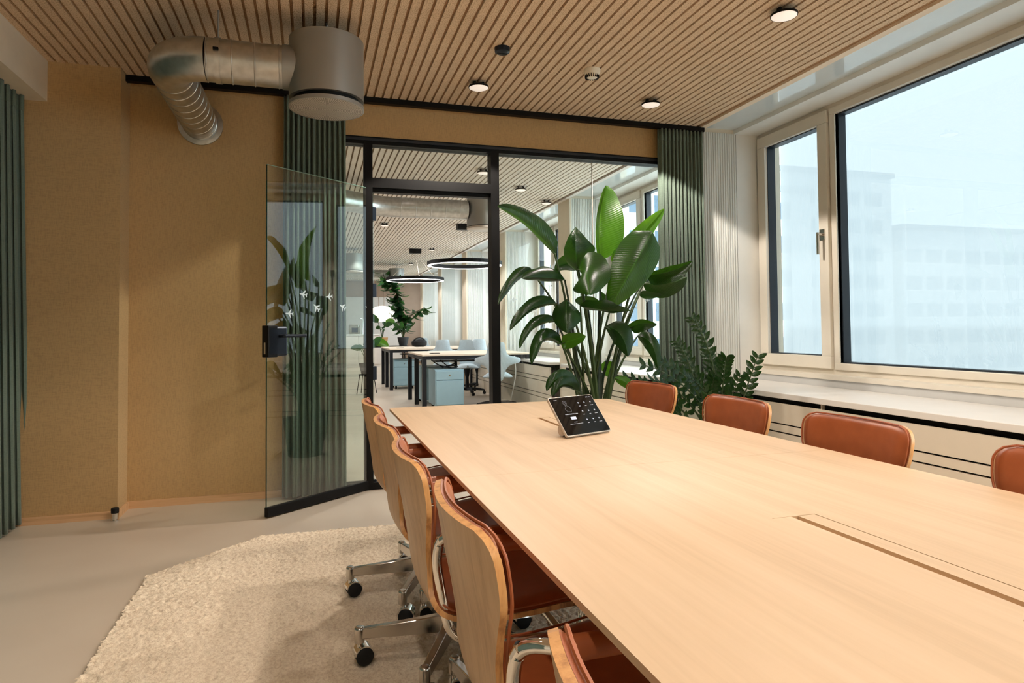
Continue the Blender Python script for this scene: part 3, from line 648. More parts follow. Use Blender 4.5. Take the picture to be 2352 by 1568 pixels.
# ------------------------------------------------------------------ conference table
TX0, TX1 = 0.376, 1.600; TY0, TYM, TY1 = 0.09, 1.763, 3.442; TZ = 0.74
t = thing('conference_table', (0.99, 1.77, RZ), 'long light oak conference table with cable flaps, chairs along both sides', 'table')
def top_half(y0, y1, fy0, fy1, far):
    fx0, fx1 = 0.918, 1.026; r = 0.035
    mb = MB(); zt, zb = TZ, TZ - 0.012; ins = 0.045; zi = TZ - 0.028
    # outline with rounded outer corners, ring cells around the flap opening
    def rect(xa, xb, ya, yb): mb.box(xa, xb, ya, yb, zb, zt)
    ye0, ye1 = (y0 + r if not far else y0), (y1 - r if far else y1)
    rect(TX0, fx0, ye0, ye1) ; rect(fx1, TX1, ye0, ye1); rect(fx0, fx1, ye0, fy0); rect(fx0, fx1, fy1, ye1)
    arc = [(r * math.cos(a), r * math.sin(a)) for a in np.linspace(0, PI / 2, 7)]
    if far: mb.prism([(TX0, ye1), (TX1, ye1)] + [(TX1 - r + c, ye1 + s_) for c, s_ in arc[1:]] + [(TX0 + r - s_, ye1 + c) for c, s_ in arc][:-1], zb, zt)
    else: mb.prism([(TX1, ye0), (TX0, ye0)] + [(TX0 + r - c, ye0 - s_) for c, s_ in arc[1:]] + [(TX1 - r + s_, ye0 - c) for c, s_ in arc][:-1], zb, zt)
    p = obj('tabletop', mb, MT['oak_table'], t)
    a0, a1 = (y0 + 0.1 if not far else y0 + 0.002), (y1 - 0.1 if far else y1 - 0.002)
    u = MB(); b_ = [(TX0 + 0.004, y0 + (0.01 if not far else 0)), (TX1 - 0.004, y0 + (0.01 if not far else 0)), (TX1 - 0.004, y1 - (0.01 if far else 0)), (TX0 + 0.004, y1 - (0.01 if far else 0))]
    c_ = [(TX0 + 0.16, a0), (TX1 - 0.16, a0), (TX1 - 0.16, a1), (TX0 + 0.16, a1)]
    u.add([(x, y, zb) for x, y in b_] + [(x, y, zb - 0.02) for x, y in c_], [(3, 2, 1, 0)[::-1], (4, 5, 6, 7)[::-1]] + [(i, (i + 1) % 4, 4 + (i + 1) % 4, 4 + i)[::-1] for i in range(4)])
    obj('chamfered_underside', u, MT['oak_table'], p)
    obj('cable_flap', MB().box(fx0 + 0.0004, fx0 + 0.046, fy0 + 0.0015, fy1 - 0.0015, zb, zt - 0.0002), MT['oak_table'], p)
    obj('cable_flap', MB().box(fx0 + 0.064, fx1 - 0.0025, fy0 + 0.0015, fy1 - 0.0025, zb, zt - 0.0002), MT['oak_table'], p)
    obj('cable_tray', MB().box(fx0 - 0.002, fx1 + 0.002, fy0 - 0.002, fy1 + 0.002, zb - 0.07, zb - 0.05), plain('darkened_brush_strip', (24, 17, 11), 0.9, 0, 0.1, 0.1), p)  # tray colour darkened to put the slot's shade into it
top_half(TYM, TY1, 2.33, 2.826, True)
top_half(TY0, TYM - 0.0012, 0.665, 1.174, False)
for yy in (0.55, 1.763, 2.95):
    obj('trestle_leg', MB().box(0.93, 1.05, yy - 0.02, yy + 0.02, RZ, 0.66).box(0.83, 1.11, yy - 0.035, yy + 0.035, RZ, RZ + 0.03).box(0.66, 1.32, yy - 0.03, yy + 0.03, 0.66, 0.708), MT['black'], t, bevel=0.004)
obj('beam', MB().box(0.96, 1.02, 0.55, 2.95, 0.62, 0.66), MT['black'], t)

# tablet on the table
bl = Vector((0.884, 2.241, TZ + 0.0068)); ya = math.radians(21.0); u_ = Vector((math.cos(ya), math.sin(ya), 0)); nb = Vector((-math.sin(ya), math.cos(ya), 0)); al = math.radians(50)
up = nb * math.cos(al) + ZU * math.sin(al); out = u_.cross(up)
TW, TH = 0.228, 0.172
tm = Matrix.Identity(4)
for i in range(3): tm[i][0] = u_[i]; tm[i][1] = up[i]; tm[i][2] = out[i]; tm[i][3] = bl[i]
t = thing('touch_panel', bl.to_tuple(), 'black meeting-room touch panel with pale metal edge standing tilted on the table', 'tablet')
def rrect(w0, h0, w1, h1, r, n=5):
    pts = []
    for cx, cy_, a in ((w1 - r, h1 - r, 0), (w0 + r, h1 - r, PI / 2), (w0 + r, h0 + r, PI), (w1 - r, h0 + r, 1.5 * PI)):
        pts += [(cx + r * math.cos(a + k * PI / 2 / n), cy_ + r * math.sin(a + k * PI / 2 / n)) for k in range(n + 1)]
    return pts
def tprism(poly, z0, z1):
    mb = MB().prism(poly, z0, z1); mb.v = [tuple(tm @ Vector(p)) for p in mb.v]; return mb
body = obj('body', tprism(rrect(0, 0.001, TW, TH, 0.008), -0.010, 0.0), MT['silver'], t, bevel=0.001)
scr = obj('display', tprism(rrect(0.003, 0.005, TW - 0.003, TH - 0.003, 0.006), 0.0, 0.0012), MT['screen_black'], t)
ft = MB(); q0 = bl + u_ * 0.03 + nb * 0.03; 
obj('stand', MB().tube([bl + u_ * 0.02 + nb * 0.055 + ZU * 0.0155, bl + u_ * (TW - 0.02) + nb * 0.055 + ZU * 0.0155], 0.021, 18), MT['silver'], t, smooth=True)
gb, gd = MB(), MB()
def gbox(mb, cx, cy_, w_, h_): mb.box(cx * TW - w_ / 2, cx * TW + w_ / 2, cy_ * TH - h_ / 2, cy_ * TH + h_ / 2, 0.0013, 0.0015, mat=tm)
for j, cy_ in enumerate((0.80, 0.58, 0.36)):
    for i, cx in enumerate((0.60, 0.74, 0.88)):
        if j != 1: gbox(gb, cx, cy_, 0.0045, 0.005)
        else: gbox(gd, cx, cy_, 0.006, 0.006)
        gbox(gd, cx, cy_ - 0.085, 0.015 if i == 2 else 0.009, 0.0022)
gbox(gb, 0.33, 0.43, 0.027, 0.012); 
for k in range(11): gbox(gd, 0.20 + k * 0.026, 0.535, 0.0042, 0.0035)
gbox(gd, 0.33, 0.33, 0.016, 0.0018)
for k in range(9): gbox(gd, 0.205 + k * 0.032, 0.285, 0.006, 0.002)
gbox(gd, 0.13, 0.915, 0.016, 0.002)
for k, cx in enumerate((0.84, 0.87, 0.90, 0.925)): gbox(gd, cx, 0.93, 0.003, 0.004)
# outlined tapping-hand pictogram
hand = [(0.275, 0.60), (0.25, 0.66), (0.262, 0.70), (0.285, 0.71), (0.285, 0.84), (0.30, 0.86), (0.315, 0.84), (0.318, 0.75), (0.345, 0.74), (0.37, 0.70), (0.37, 0.63), (0.355, 0.59)]
hm = [tm @ Vector((x * TW, y * TH, 0.0016)) for x, y in hand]
gd.tube(hm, 0.0005, 4, True); gd.tube([tm @ Vector((0.30 * TW + 0.009 * math.cos(a), 0.83 * TH + 0.009 * math.sin(a), 0.0016)) for a in np.linspace(0, 2 * PI, 14)[:-1]], 0.0004, 4, True)
tag(obj('screen_icons', gb, MT['icon'], scr), kind='stuff'); tag(obj('screen_lettering', gd, MT['icon_dim'], scr), kind='stuff')

# ------------------------------------------------------------------ conference chairs
def chair_proto():
    root = thing('conference_chair', (0, 0, 0), '', 'chair')
    prof = [(-.262, .812), (-.254, .765), (-.243, .705), (-.231, .645), (-.222, .585), (-.214, .53), (-.202, .485), (-.172, .450), (-.12, .434), (-.05, .430), (.04, .436), (.12, .446), (.17, .444), (.198, .43), (.212, .408)]
    hw = [.216, .221, .213, .182, .160, .163, .180, .198, .208, .214, .219, .223, .220, .214, .205]
    path = cat_path([(x, 0, z) for x, z in prof], 4); hws = [v.x for v in cat_path([(h, i, 0) for i, h in enumerate(hw)], 4)]
    K = len(path); cum = [0]
    for i in range(1, K): cum.append(cum[-1] + (path[i] - path[i - 1]).length)
    Ltot = cum[-1]; NC = 15
    def rows(off, inset, round_edge=False):
        out = []
        for i in range(K):
            a = path[max(i - 1, 0)]; b = path[min(i + 1, K - 1)]; T = (b - a).normalized(); Nn = Vector((-T.z, 0, T.x)) 
            if Nn.x < 0 and i < 10: Nn = -Nn
            if Nn.z < 0 and i > K - 14: Nn = -Nn
            d0, d1 = cum[i], Ltot - cum[i]; r = 0.042; h = hws[i] - inset
            for dd in (d0, d1):
                e = max(dd - 0, 0)
                if e < r: h -= r - math.sqrt(max(r * r - (r - e) ** 2, 0.0))
            backness = max(0, min(1, (path[i].z - 0.46) / 0.1))
            row = []
            for j in range(NC):
                v = -1 + 2 * j / (NC - 1); tt = off
                if round_edge:
                    ed = min((1 - abs(v)) * h, d0, d1) ; tt = off - 0.014 * (1 - min(1, ed / 0.016)) ** 2
                p = path[i] + Nn * tt + Vector((0.034 * (v * h / 0.21) ** 2 * backness, v * h, 0.014 * v * v * (1 - backness)))
                row.append(p)
            out.append(row)
        return out
    A, B = rows(0, 0), rows(0.012, 0)
    obj('shell', MB().thick(A, B, 0, 1), [MT['oak_ply'], MT['ply_edge']], root, smooth=True, local=True)
    Pa, Pb = rows(0.0122, 0.004), rows(0.028, 0.006, True)
    pad = obj('leather_pad', MB().thick(Pa, Pb), MT['leather'], root, smooth=True, local=True)
    # piping along the pad's rim
    R2 = rows(0.0215, 0.0045); edge = [r[0] for r in R2] + [r[-1] for r in R2[::-1]]
    obj('piping', MB().tube([R2[0][j] for j in range(NC)] + [r[-1] for r in R2[1:]] + [R2[-1][j] for j in range(NC - 2, -1, -1)] + [r[0] for r in R2[-2:0:-1]], 0.003, 6, True), MT['leather'], pad, smooth=True, local=True)
    for s in (-1, 1):
        y = s * 0.243
        yi = s * 0.180
        lp = rounded([(-.150, yi, .402), (-.186, yi, .600), (-.172, s * 0.208, .650), (-.12, y, .651), (.165, y, .655), (.150, y, .395)], [.05, .05, .03, .03, .06, .06], 6)
        f = obj('arm_loop', MB().tube(lp, 0.0115, 12, True), MT['chrome'], root, smooth=True, local=True)
        obj('armrest', MB().tube([(-.130, y, .650), (-.125, y, .650), (.095, y, .654), (.10, y, .654)], [.013, .019, .019, .013], 14), MT['leather'], root, smooth=True, local=True)
    obj('crossbar', MB().tube([(-.02, -.243, .400), (-.02, .243, .400)], 0.011, 10).box(-.09, .09, -.06, .06, .375, .415).tube([(.11, -.243, .397), (.11, .243, .397)], 0.010, 10), MT['chrome'], root, local=True, smooth=True)
    obj('column', MB().lathe([(.030, .10), (.032, .16), (.026, .165), (.026, .25), (.018, .255), (.018, .385)], (0, 0, 0), 24), MT['chrome'], root, smooth=True, local=True)
    for k in range(5):
        a = PI - math.radians(9) + k * 2 * PI / 5; mm = Matrix.Rotation(a, 4, 'Z')
        # tapered beam
        x0, x1 = 0.02, 0.312
        prof_ = [(x0, .019, .092, .150), (0.17, .016, .088, .132), (x1, .0135, .086, .118)]
        vs_ = []
        for x, hw_, z0, z1 in prof_: vs_ += [mm @ Vector(p) for p in ((x, -hw_, z0), (x, hw_, z0), (x, hw_ * .8, z1), (x, -hw_ * .8, z1))]
        fs = [(3, 2, 1, 0), (8, 9, 10, 11)]
        for q_ in range(2):
            b = q_ * 4; fs += [(b + i, b + (i + 1) % 4, b + 4 + (i + 1) % 4, b + 4 + i) for i in range(4)]
        mb = MB().add(vs_, fs); mb.lathe([(.017, .070), (.0175, .118), (.013, .124)], mm @ Vector((x1, 0, 0)), 16)
        lg = obj('base_leg', mb, MT['alu'], root, smooth=True, local=True, bevel=0.003)
        cmx = Matrix.Translation(mm @ Vector((x1, 0, 0))) @ Matrix.Rotation((0.15, -0.35, 0.5, 0.1, -0.2)[k], 4, 'Z') @ Matrix.Translation((0.014, 0, 0))
        hood = MB(); na = 12; rr = 0.034
        rowsA = [[cmx @ Vector((rr * math.cos(g), yy, 0.030 + rr * math.sin(g))) for g in np.linspace(-0.25, PI * 0.95, na)] for yy in (-0.024, -0.02, 0.02, 0.024)]
        rowsB = [[cmx @ Vector(((rr - .004) * math.cos(g), yy, 0.030 + (rr - .004) * math.sin(g))) for g in np.linspace(-0.25, PI * 0.95, na)] for yy in (-0.024, -0.02, 0.02, 0.024)]
        hood.thick(rowsB, rowsA); hood.tube([cmx @ Vector((-0.014, 0, 0.05)), cmx @ Vector((-0.014, 0, 0.075))], 0.009, 10)
        obj('caster_hood', hood, MT['chrome'], lg, smooth=True, local=True)
        wh = MB()
        for sy in (-1, 1): wh.tube([cmx @ Vector((0, sy * 0.008, 0.029)), cmx @ Vector((0, sy * 0.023, 0.029)), cmx @ Vector((0, sy * 0.027, 0.029))], [.029, .029, .022], 22)
        obj('caster_wheel', wh, MT['rubber'], lg, smooth=True, local=True)
    return root
CH = chair_proto()
left = [(0.462, 2.85, 2, 'oak-backed swivel armchair at the far left corner of the table, nearest the glass door'),
        (0.459, 2.25, 0, 'oak-backed swivel armchair on the left side, second from the glass door'),
        (0.457, 1.695, -1, 'oak-backed swivel armchair on the left side, third from the glass door, above two casters'),
        (0.474, 1.15, -1, 'oak-backed swivel armchair on the left side whose whole tall back fills the lower middle'),
        (0.462, 0.452, 0, 'oak-backed swivel armchair cut off by the bottom edge beside the near table side')]
right = [(1.55, 3.20, 180 + 7, 'brown leather swivel chair facing the table beside the feathery green plant'),
         (1.495, 2.40, 180, 'brown leather swivel chair second from the plants on the window side'),
         (1.465, 1.735, 180, 'brown leather swivel chair on the window side, third from the plants'),
         (1.455, 1.045, 180, 'brown leather swivel chair at the right edge of the picture, window side')]
first = True
for grp, lst in (('chairs along the left side of the table', left), ('chairs along the window side of the table', right)):
    for x, y, a, lab in lst:
        o = CH if first else copy_tree(CH); first = False
        o.location = (x, y, RZ); o.rotation_euler = (0, 0, math.radians(a)); tag(o, lab, 'chair', grp)

# ------------------------------------------------------------------ leaves
def leaf_mb(base, mid, tip, wl, wr, roll=0.0, fold=0.25, droop=0.0, wave=0.0, nseg=14, nw=4, view=None, pw=(0.66, 0.58)):
    b, m_, tp = Vector(base), Vector(mid), Vector(tip); c = m_ * 2 - (b + tp) * 0.5
    mb = MB(); rows = []; uv = []
    for i in range(nseg + 1):
        t_ = i / nseg; p = b * (1 - t_) ** 2 + c * 2 * t_ * (1 - t_) + tp * t_ * t_
        T = ((c - b) * (1 - t_) + (tp - c) * t_).normalized()
        V_ = ((view if view is not None else EYEV) - p).normalized(); S = T.cross(V_)
        S = S.normalized() if S.length > 1e-4 else Vector((1, 0, 0)); N = S.cross(T).normalized()
        S2 = S * math.cos(roll) + N * math.sin(roll); N2 = N * math.cos(roll) - S * math.sin(roll)
        wf = math.sin(PI * min(1, t_ ** pw[0] * 0.985 + 0.012)) ** pw[1]
        row = []
        for j in range(-nw, nw + 1):
            v = j / nw; w_ = (wl if v < 0 else wr) * wf * abs(v); sgn = -1 if v < 0 else 1
            f_ = fold + droop * abs(v)
            q = p + S2 * sgn * w_ * math.cos(f_) + N2 * (w_ * math.sin(f_)) + N2 * (wave * wf * v * v * math.sin(t_ * 11 + sgn))
            row.append(q); uv.append((v, t_))
        rows.append(row)
    mb.grid(rows); mb.uv = uv; return mb

# ---- giant bird of paradise
PB = at(1368, 905, 4.12); PBX, PBY = PB.x, PB.y
t = thing('bird_of_paradise_plant', (PBX, PBY, 0), 'tall bird of paradise plant with huge paddle leaves behind the far end of the table', 'plant')
obj('pot', MB().lathe([(0.15, 0.0), (0.19, 0.30), (0.20, 0.34), (0.185, 0.34), (0.18, 0.31)], (PBX, PBY, 0), 36), MT['pot'], t, smooth=True)
obj('soil', MB().lathe([(0.182, 0.29), (0.182, 0.312)], (PBX, PBY, 0), 30), MT['soil'], t)
#     base px/depth, mid px/depth, tip px/depth, left, right half widths (m), roll, fold, droop, wave, bright
LV = [((1379, 596, 4.15), (1378, 505, 4.15), (1391, 426, 4.2), .030, .185, 0.0, 0.30, 0.15, .006, 1),
      ((1274, 583, 4.05), (1215, 518, 4.0), (1143, 474, 3.95), .050, .100, 0.35, -0.35, -0.5, .006, 0),
      ((1326, 622, 4.10), (1322, 570, 4.02), (1322, 522, 4.05), .100, .165, 0.0, -0.35, -0.3, .006, 0),
      ((1335, 608, 4.25), (1302, 603, 4.25), (1274, 622, 4.25), .060, .075, 0.2, 0.2, 0.2, .0, 0),
      ((1410, 612, 4.10), (1458, 556, 4.05), (1525, 480, 4.0), .080, .115, 0.25, 0.35, 0.3, .006, 1),
      ((1497, 532, 3.88), (1455, 610, 3.82), (1402, 704, 3.85), .150, .150, 0.15, -0.15, -0.2, .004, 2),
      ((1486, 632, 4.15), (1540, 622, 4.05), (1590, 600, 4.0), .100, .085, -0.5, 0.45, 0.3, .008, 0),
      ((1478, 652, 4.25), (1535, 650, 4.15), (1577, 636, 4.1), .060, .105, 0.3, -0.3, -0.3, .006, 0),
      ((1224, 627, 4.05), (1186, 640, 3.95), (1144, 699, 3.85), .055, .050, 0.5, -0.3, -0.4, .006, 0),
      ((1297, 643, 4.00), (1248, 637, 3.90), (1199, 638, 3.85), .090, .085, 0.35, -0.4, -0.6, .012, 0),
      ((1328, 618, 4.02), (1346, 628, 3.86), (1352, 676, 3.74), .170, .150, 0.0, -0.20, -0.4, .010, 2),
      ((1277, 697, 4.00), (1222, 708, 3.88), (1172, 758, 3.80), .060, .062, 0.45, -0.4, -0.4, .006, 0),
      ((1278, 737, 4.05), (1228, 748, 3.95), (1194, 800, 3.88), .045, .050, 0.45, -0.35, -0.4, .006, 0),
      ((1302, 688, 3.92), (1300, 722, 3.80), (1302, 764, 3.76), .112, .100, 0.0, -0.25, -0.3, .006, 0),
      ((1333, 702, 3.95), (1392, 712, 3.80), (1448, 714, 3.75), .060, .070, -0.7, -0.3, -0.4, .014, 0),
      ((1376, 704, 4.2), (1345, 690, 4.15), (1320, 690, 4.1), .050, .050, 0.5, 0.2, 0.0, .004, 0),
      ((1290, 790, 4.00), (1248, 778, 3.86), (1221, 836, 3.78), .090, .066, 0.3, -0.4, -0.5, .006, 0),
      ((1290, 789, 4.00), (1318, 780, 3.94), (1345, 772, 3.90), .050, .056, 0.3, 0.1, 0.2, .004, 1),
      ((1446, 754, 4.10), (1474, 742, 4.02), (1508, 746, 3.98), .060, .062, -0.5, 0.3, 0.3, .006, 0),
      ((1390, 750, 4.00), (1425, 768, 3.86), (1442, 818, 3.80), .110, .085, 0.2, -0.4, -0.3, .006, 0),
      ((1464, 772, 4.15), (1496, 790, 4.06), (1511, 846, 4.02), .062, .064, 0.0, -0.3, -0.3, .004, 0),
      ((1328, 898, 3.95), (1288, 868, 3.86), (1256, 898, 3.80), .040, .060, 0.3, -0.3, -0.4, .006, 0),
      ((1330, 900, 3.90), (1296, 882, 3.82), (1268, 910, 3.76), .045, .055, 0.3, -0.3, -0.4, .006, 0),
      ((1412, 868, 4.05), (1442, 880, 3.98), (1452, 906, 3.95), .040, .040, 0.2, -0.2, -0.3, .004, 1),
      ((1392, 828, 4.2), (1400, 850, 4.2), (1414, 866, 4.2), .050, .050, 0.0, 0.1, 0.2, .004, 1),
      ((1404, 702, 4.25), (1386, 688, 4.3), (1382, 670, 4.3), .030, .055, 0.0, 0.2, 0.2, .0, 0),
      ((1470, 672, 4.2), (1490, 678, 4.18), (1520, 676, 4.15), .030, .030, 0.2, 0.2, 0.0, .0, 0)]
LMATS = [MT['leaf'], MT['leaf_bright'], leafmat('strelitzia_mid_leaf', (22, 50, 14), (46, 86, 24), (84, 134, 24), 0.30, 34)]
k = 0
for b_, m_, e_, wl, wr, ro, fo, dr, wa, br in LV:
    bp, mp_, tp = at(*b_), at(*m_), at(*e_)
    lf = obj('leaf', leaf_mb(bp, mp_, tp, wl, wr, ro, fo, dr, wa), LMATS[br], t, smooth=True)
    ang = k * 2.4; r0 = 0.03 + 0.09 * ((k * 0.618) % 1); s0 = Vector((PBX + r0 * math.cos(ang), PBY + r0 * math.sin(ang), 0.31))
    T0 = (mp_ - bp).normalized()
    c1 = Vector((s0.x * 0.72 + bp.x * 0.28, s0.y * 0.72 + bp.y * 0.28, s0.z + (bp.z - s0.z) * 0.62))
    path = [s0 * (1 - q) ** 2 + c1 * 2 * q * (1 - q) + bp * q * q for q in np.linspace(0, 1, 9)] + [bp + (mp_ - bp) * 0.35]
    obj('stem', MB().tube(path, [0.017, 0.015, 0.013, 0.011, 0.0095, 0.0085, 0.0078, 0.007, 0.0062, 0.003], 7), MT['stem'] if k % 3 else MT['stem_dark'], t, smooth=True)
    k += 1

# ---- zamioculcas
ZB_ = Vector((2.72, 4.02, 0)); t = thing('zamioculcas_plant', ZB_.to_tuple(), 'feathery dark green plant with many small leaflets before the right green curtain', 'plant')
obj('pot', MB().lathe([(0.13, 0.0), (0.165, 0.26), (0.17, 0.29), (0.155, 0.29)], ZB_, 32), MT['pot'], t, smooth=True)
obj('soil', MB().lathe([(0.156, 0.24), (0.156, 0.265)], ZB_, 28), MT['soil'], t)
def small_leaf_mesh(name, mat, L, W, curl=0.1, nseg=6, pw=(0.8, 0.75)):
    return leaf_mb((0, 0, 0), (L * 0.5, 0, L * curl), (L, 0, 0), W, W, 0, 0.25, 0, 0, nseg, 2, Vector((L * 0.5, 0, 50)), pw).mesh(name, mat, True)
zme = small_leaf_mesh('leaf', MT['leaf_zz'], 0.092, 0.023)
ZT_ = [(1590, 732, 4.2, 1), (1556, 788, 4.25, 1), (1740, 818, 3.9, 1), (1668, 822, 4.0, 1), (1700, 862, 3.85, 0.9), (1478, 838, 4.1, 1), (1440, 868, 4.1, 1), (1625, 806, 4.25, 1), (1520, 830, 4.15, 1), (1640, 870, 3.9, 0.9), (1580, 866, 3.85, 0.9), (1500, 872, 3.9, 1), (1462, 910, 3.9, 1), (1560, 830, 4.3, 1), (1610, 900, 3.75, 0.8)]
def place_leaf(me, p, T, S, par, sc=1.0, name='leaf'):
    N = T.cross(S).normalized(); S = N.cross(T)
    o = bpy.data.objects.new(name, me); col.objects.link(o); o.parent = par
    m_ = Matrix.Identity(4)
    for i in range(3): m_[i][0] = T[i] * sc; m_[i][1] = S[i] * sc; m_[i][2] = N[i] * sc; m_[i][3] = p[i] 
    o.matrix_basis = Matrix.Translation(-Vector(par.location)) @ m_
    return o
for k, (px, py, Y, sc) in enumerate(ZT_):
    tip = at(px, py, Y); a = k * 2.4; s0 = ZB_ + Vector((0.08 * math.cos(a), 0.08 * math.sin(a), 0.26))
    c1 = Vector((s0.x * 0.6 + tip.x * 0.4, s0.y * 0.6 + tip.y * 0.4, s0.z + (tip.z - s0.z) * 0.85)) if k not in (2, 4) else Vector((s0.x * 0.45 + tip.x * 0.55, s0.y * 0.45 + tip.y * 0.55, s0.z + (tip.z - s0.z) * 0.62))
    path = [s0 * (1 - q) ** 2 + c1 * 2 * q * (1 - q) + tip * q * q for q in np.linspace(0, 1, 12)]
    obj('stem', MB().tube(path, list(np.linspace(0.010, 0.0025, 12)), 6), MT['stem'], t, smooth=True)
    nl = 9
    for j in range(nl):
        q = 0.40 + 0.58 * j / (nl - 1); i0 = min(int(q * 11), 10); fr = q * 11 - i0
        p = path[i0].lerp(path[i0 + 1], fr); T = (path[i0 + 1] - path[i0]).normalized()
        V_ = (EYEV - p).normalized(); S = T.cross(V_ + Vector((0, 0, 0.6))).normalized()
        for sd in (-1, 1):
            dirn = (T * 0.72 + S * sd * 0.8 + Vector(rng.uniform(-.12, .12, 3))).normalized(); side = T.cross(dirn).cross(dirn).normalized()
            place_leaf(zme, p, dirn, side, t, sc * (1.05 - 0.35 * q) * rng.uniform(0.9, 1.15))

# ------------------------------------------------------------------ office beyond the glass
struct('wall_back', MB().box(-5, 3.95, OFF_Y1, OFF_Y1 + 0.2, 0, CEIL + 0.1), MT['taupe'])
struct('wall_left', MB().box(-5.2, -5, D, OFF_Y1, 0, CEIL + 0.1), MT['offwhite'])
struct('wall_front', MB().box(-5, XL, D, D + 0.12, 0, CEIL + 0.1), MT['offwhite'])
struct('trim_10', MB().box(-1.0, 2.9, OFF_Y1 - 0.04, OFF_Y1, 0, 2.25), MT['offwhite'])
t = thing('kitchen_counter', (0.8, 21.0, 0), 'white kitchen counter at the far end of the office seen through the side pane', 'cabinet')
obj('worktop', MB().box(-1.2, 2.0, 20.7, 21.4, 0.98, 1.02), MT['white'], t)
for k in range(5): obj('door', MB().box(-1.2 + k * 0.64, -1.2 + k * 0.64 + 0.63, 20.72, 20.74, 0.1, 0.97), MT['offwhite'], t)
obj('carcass', MB().box(-1.2, 2.0, 20.74, 21.4, 0.0, 0.98), MT['offwhite'], t)
t = thing('coffee_machine', (1.25, 20.95, 1.02), 'small silver coffee machine on the far kitchen counter', 'coffee machine')
obj('body', MB().box(1.08, 1.42, 20.85, 21.15, 1.02, 1.32).box(1.14, 1.36, 20.8, 20.85, 1.24, 1.32), MT['alu'], t, bevel=0.01)
obj('opening', MB().box(1.16, 1.34, 20.84, 20.852, 1.08, 1.22), MT['black'], t)
obj('pipe', MB().tube([(1.5, 20.95, 1.02), (1.5, 20.95, 1.5), (1.42, 20.9, 1.5)], 0.02, 8), MT['chrome'], t)
t = thing('paper_pendant', (1.9, 19.0, 1.6), 'glowing oval pendant lamp far back in the office', 'lamp')
obj('globe', MB().lathe([(0.36 * math.cos(a), 0.23 * math.sin(a)) for a in np.linspace(-PI / 2 + 0.05, PI / 2 - 0.05, 14)], (1.9, 19.0, 1.6), 28), MT['globe'], t, smooth=True)
for xx in (1.8, 1.95): obj('cord', MB().tube([(xx, 19.0, 1.8), (xx, 19.0, CEIL)], 0.008, 6), MT['taupe'], t)

def ring_lamp(x, y, z, r, label):
    t = thing('ring_pendant', (x, y, CEIL), label, 'lamp')
    n = 64
    obj('ring', MB().lathe([(r - 0.03, z - 0.018), (r + 0.03, z - 0.018), (r + 0.03, z + 0.04), (r - 0.03, z + 0.04), (r - 0.03, z - 0.018)], (x, y, 0), n, caps=False), MT['black'], t)
    obj('light_strip', MB().lathe([(r - 0.028, z - 0.024), (r + 0.022, z - 0.024), (r + 0.022, z - 0.019), (r - 0.028, z - 0.019), (r - 0.028, z - 0.024)], (x, y, 0), n, caps=False), MT['led'], t)
    obj('canopy', MB().box(x - 0.12, x + 0.12, y - 0.06, y + 0.06, CEIL - 0.09, CEIL), MT['black'], t)
    for a in (0.5, 2.6, 4.7): obj('cable', MB().tube([(x, y, CEIL - 0.09), (x + r * math.cos(a), y + r * math.sin(a), z + 0.03)], 0.003, 5), MT['silver'], t)
ring_lamp(2.30, 10.15, 2.165, 0.56, 'black ring pendant lamp over the nearer office desk')
ring_lamp(2.02, 13.5, 2.165, 0.56, 'black ring pendant lamp over the farther office desk')

def office_diffuser(x, y, label, x0=None, pth=None, dl=''):
    t = thing('air_diffuser', (x, y, 2.33), label, 'air diffuser')
    obj('drum', MB().lathe([(0.19, 2.36), (0.195, 2.37), (0.195, 2.70)], (x, y, 0), 40), MT['coated'], t, smooth=True)
    obj('face', MB().lathe([(0.19, 2.325), (0.196, 2.33), (0.196, 2.35)], (x, y, 0), 40), MT['silver'], t, smooth=True)
    obj('neck', MB().lathe([(0.17, 2.34), (0.17, 2.37)], (x, y, 0), 32), MT['black'], t)
    obj('hanger_rod', MB().tube([(x, y, 2.7), (x, y, CEIL)], 0.006, 6), MT['coated'], t)
    if pth:
        t2 = thing('ventilation_duct', (x, y, 2.55), dl, 'duct')
        P = rounded([(*p, 2.55) for p in pth], [0] + [0.22] * (len(pth) - 2) + [0], 8)
        obj('spiral_duct', MB().tube(P, 0.115, 32), MT['duct'], t2, smooth=True)
        a, b = Vector((*pth[0], 2.55)), Vector((*pth[1], 2.55)); n = int((b - a).length / 0.16)
        for k in range(n): obj('seam', spiral_ring(a.lerp(b, (k + 0.5) / n), (b - a).normalized() + Vector((0, 0.12, 0.05)), 0.115), MT['duct'], t2, smooth=True)
        for k in (0.3, 0.75):
            c = a.lerp(b, k); obj('hanger_rod', MB().tube([c + Vector((0, 0, 0.11)), (c.x, c.y, CEIL)], 0.004, 6), MT['coated'], t2)
office_diffuser(1.95, 7.6, 'round grey office diffuser half hidden by the right mullion', 0, [(1.753, 7.6), (0.72, 7.6), (0.30, 7.3), (-0.5, 6.7)], 'galvanised office duct crossing behind the open doorway')
office_diffuser(2.05, 16.9, 'small round office diffuser behind the rubber tree', 0, [(1.853, 16.9), (0.2, 16.9)], 'far galvanised office duct above the rubber tree')
office_diffuser(0.80, 13.8, 'round office diffuser seen through the narrow side pane', 0, [(0.603, 13.8), (-1.2, 13.8)], 'galvanised office duct seen through the narrow side pane')

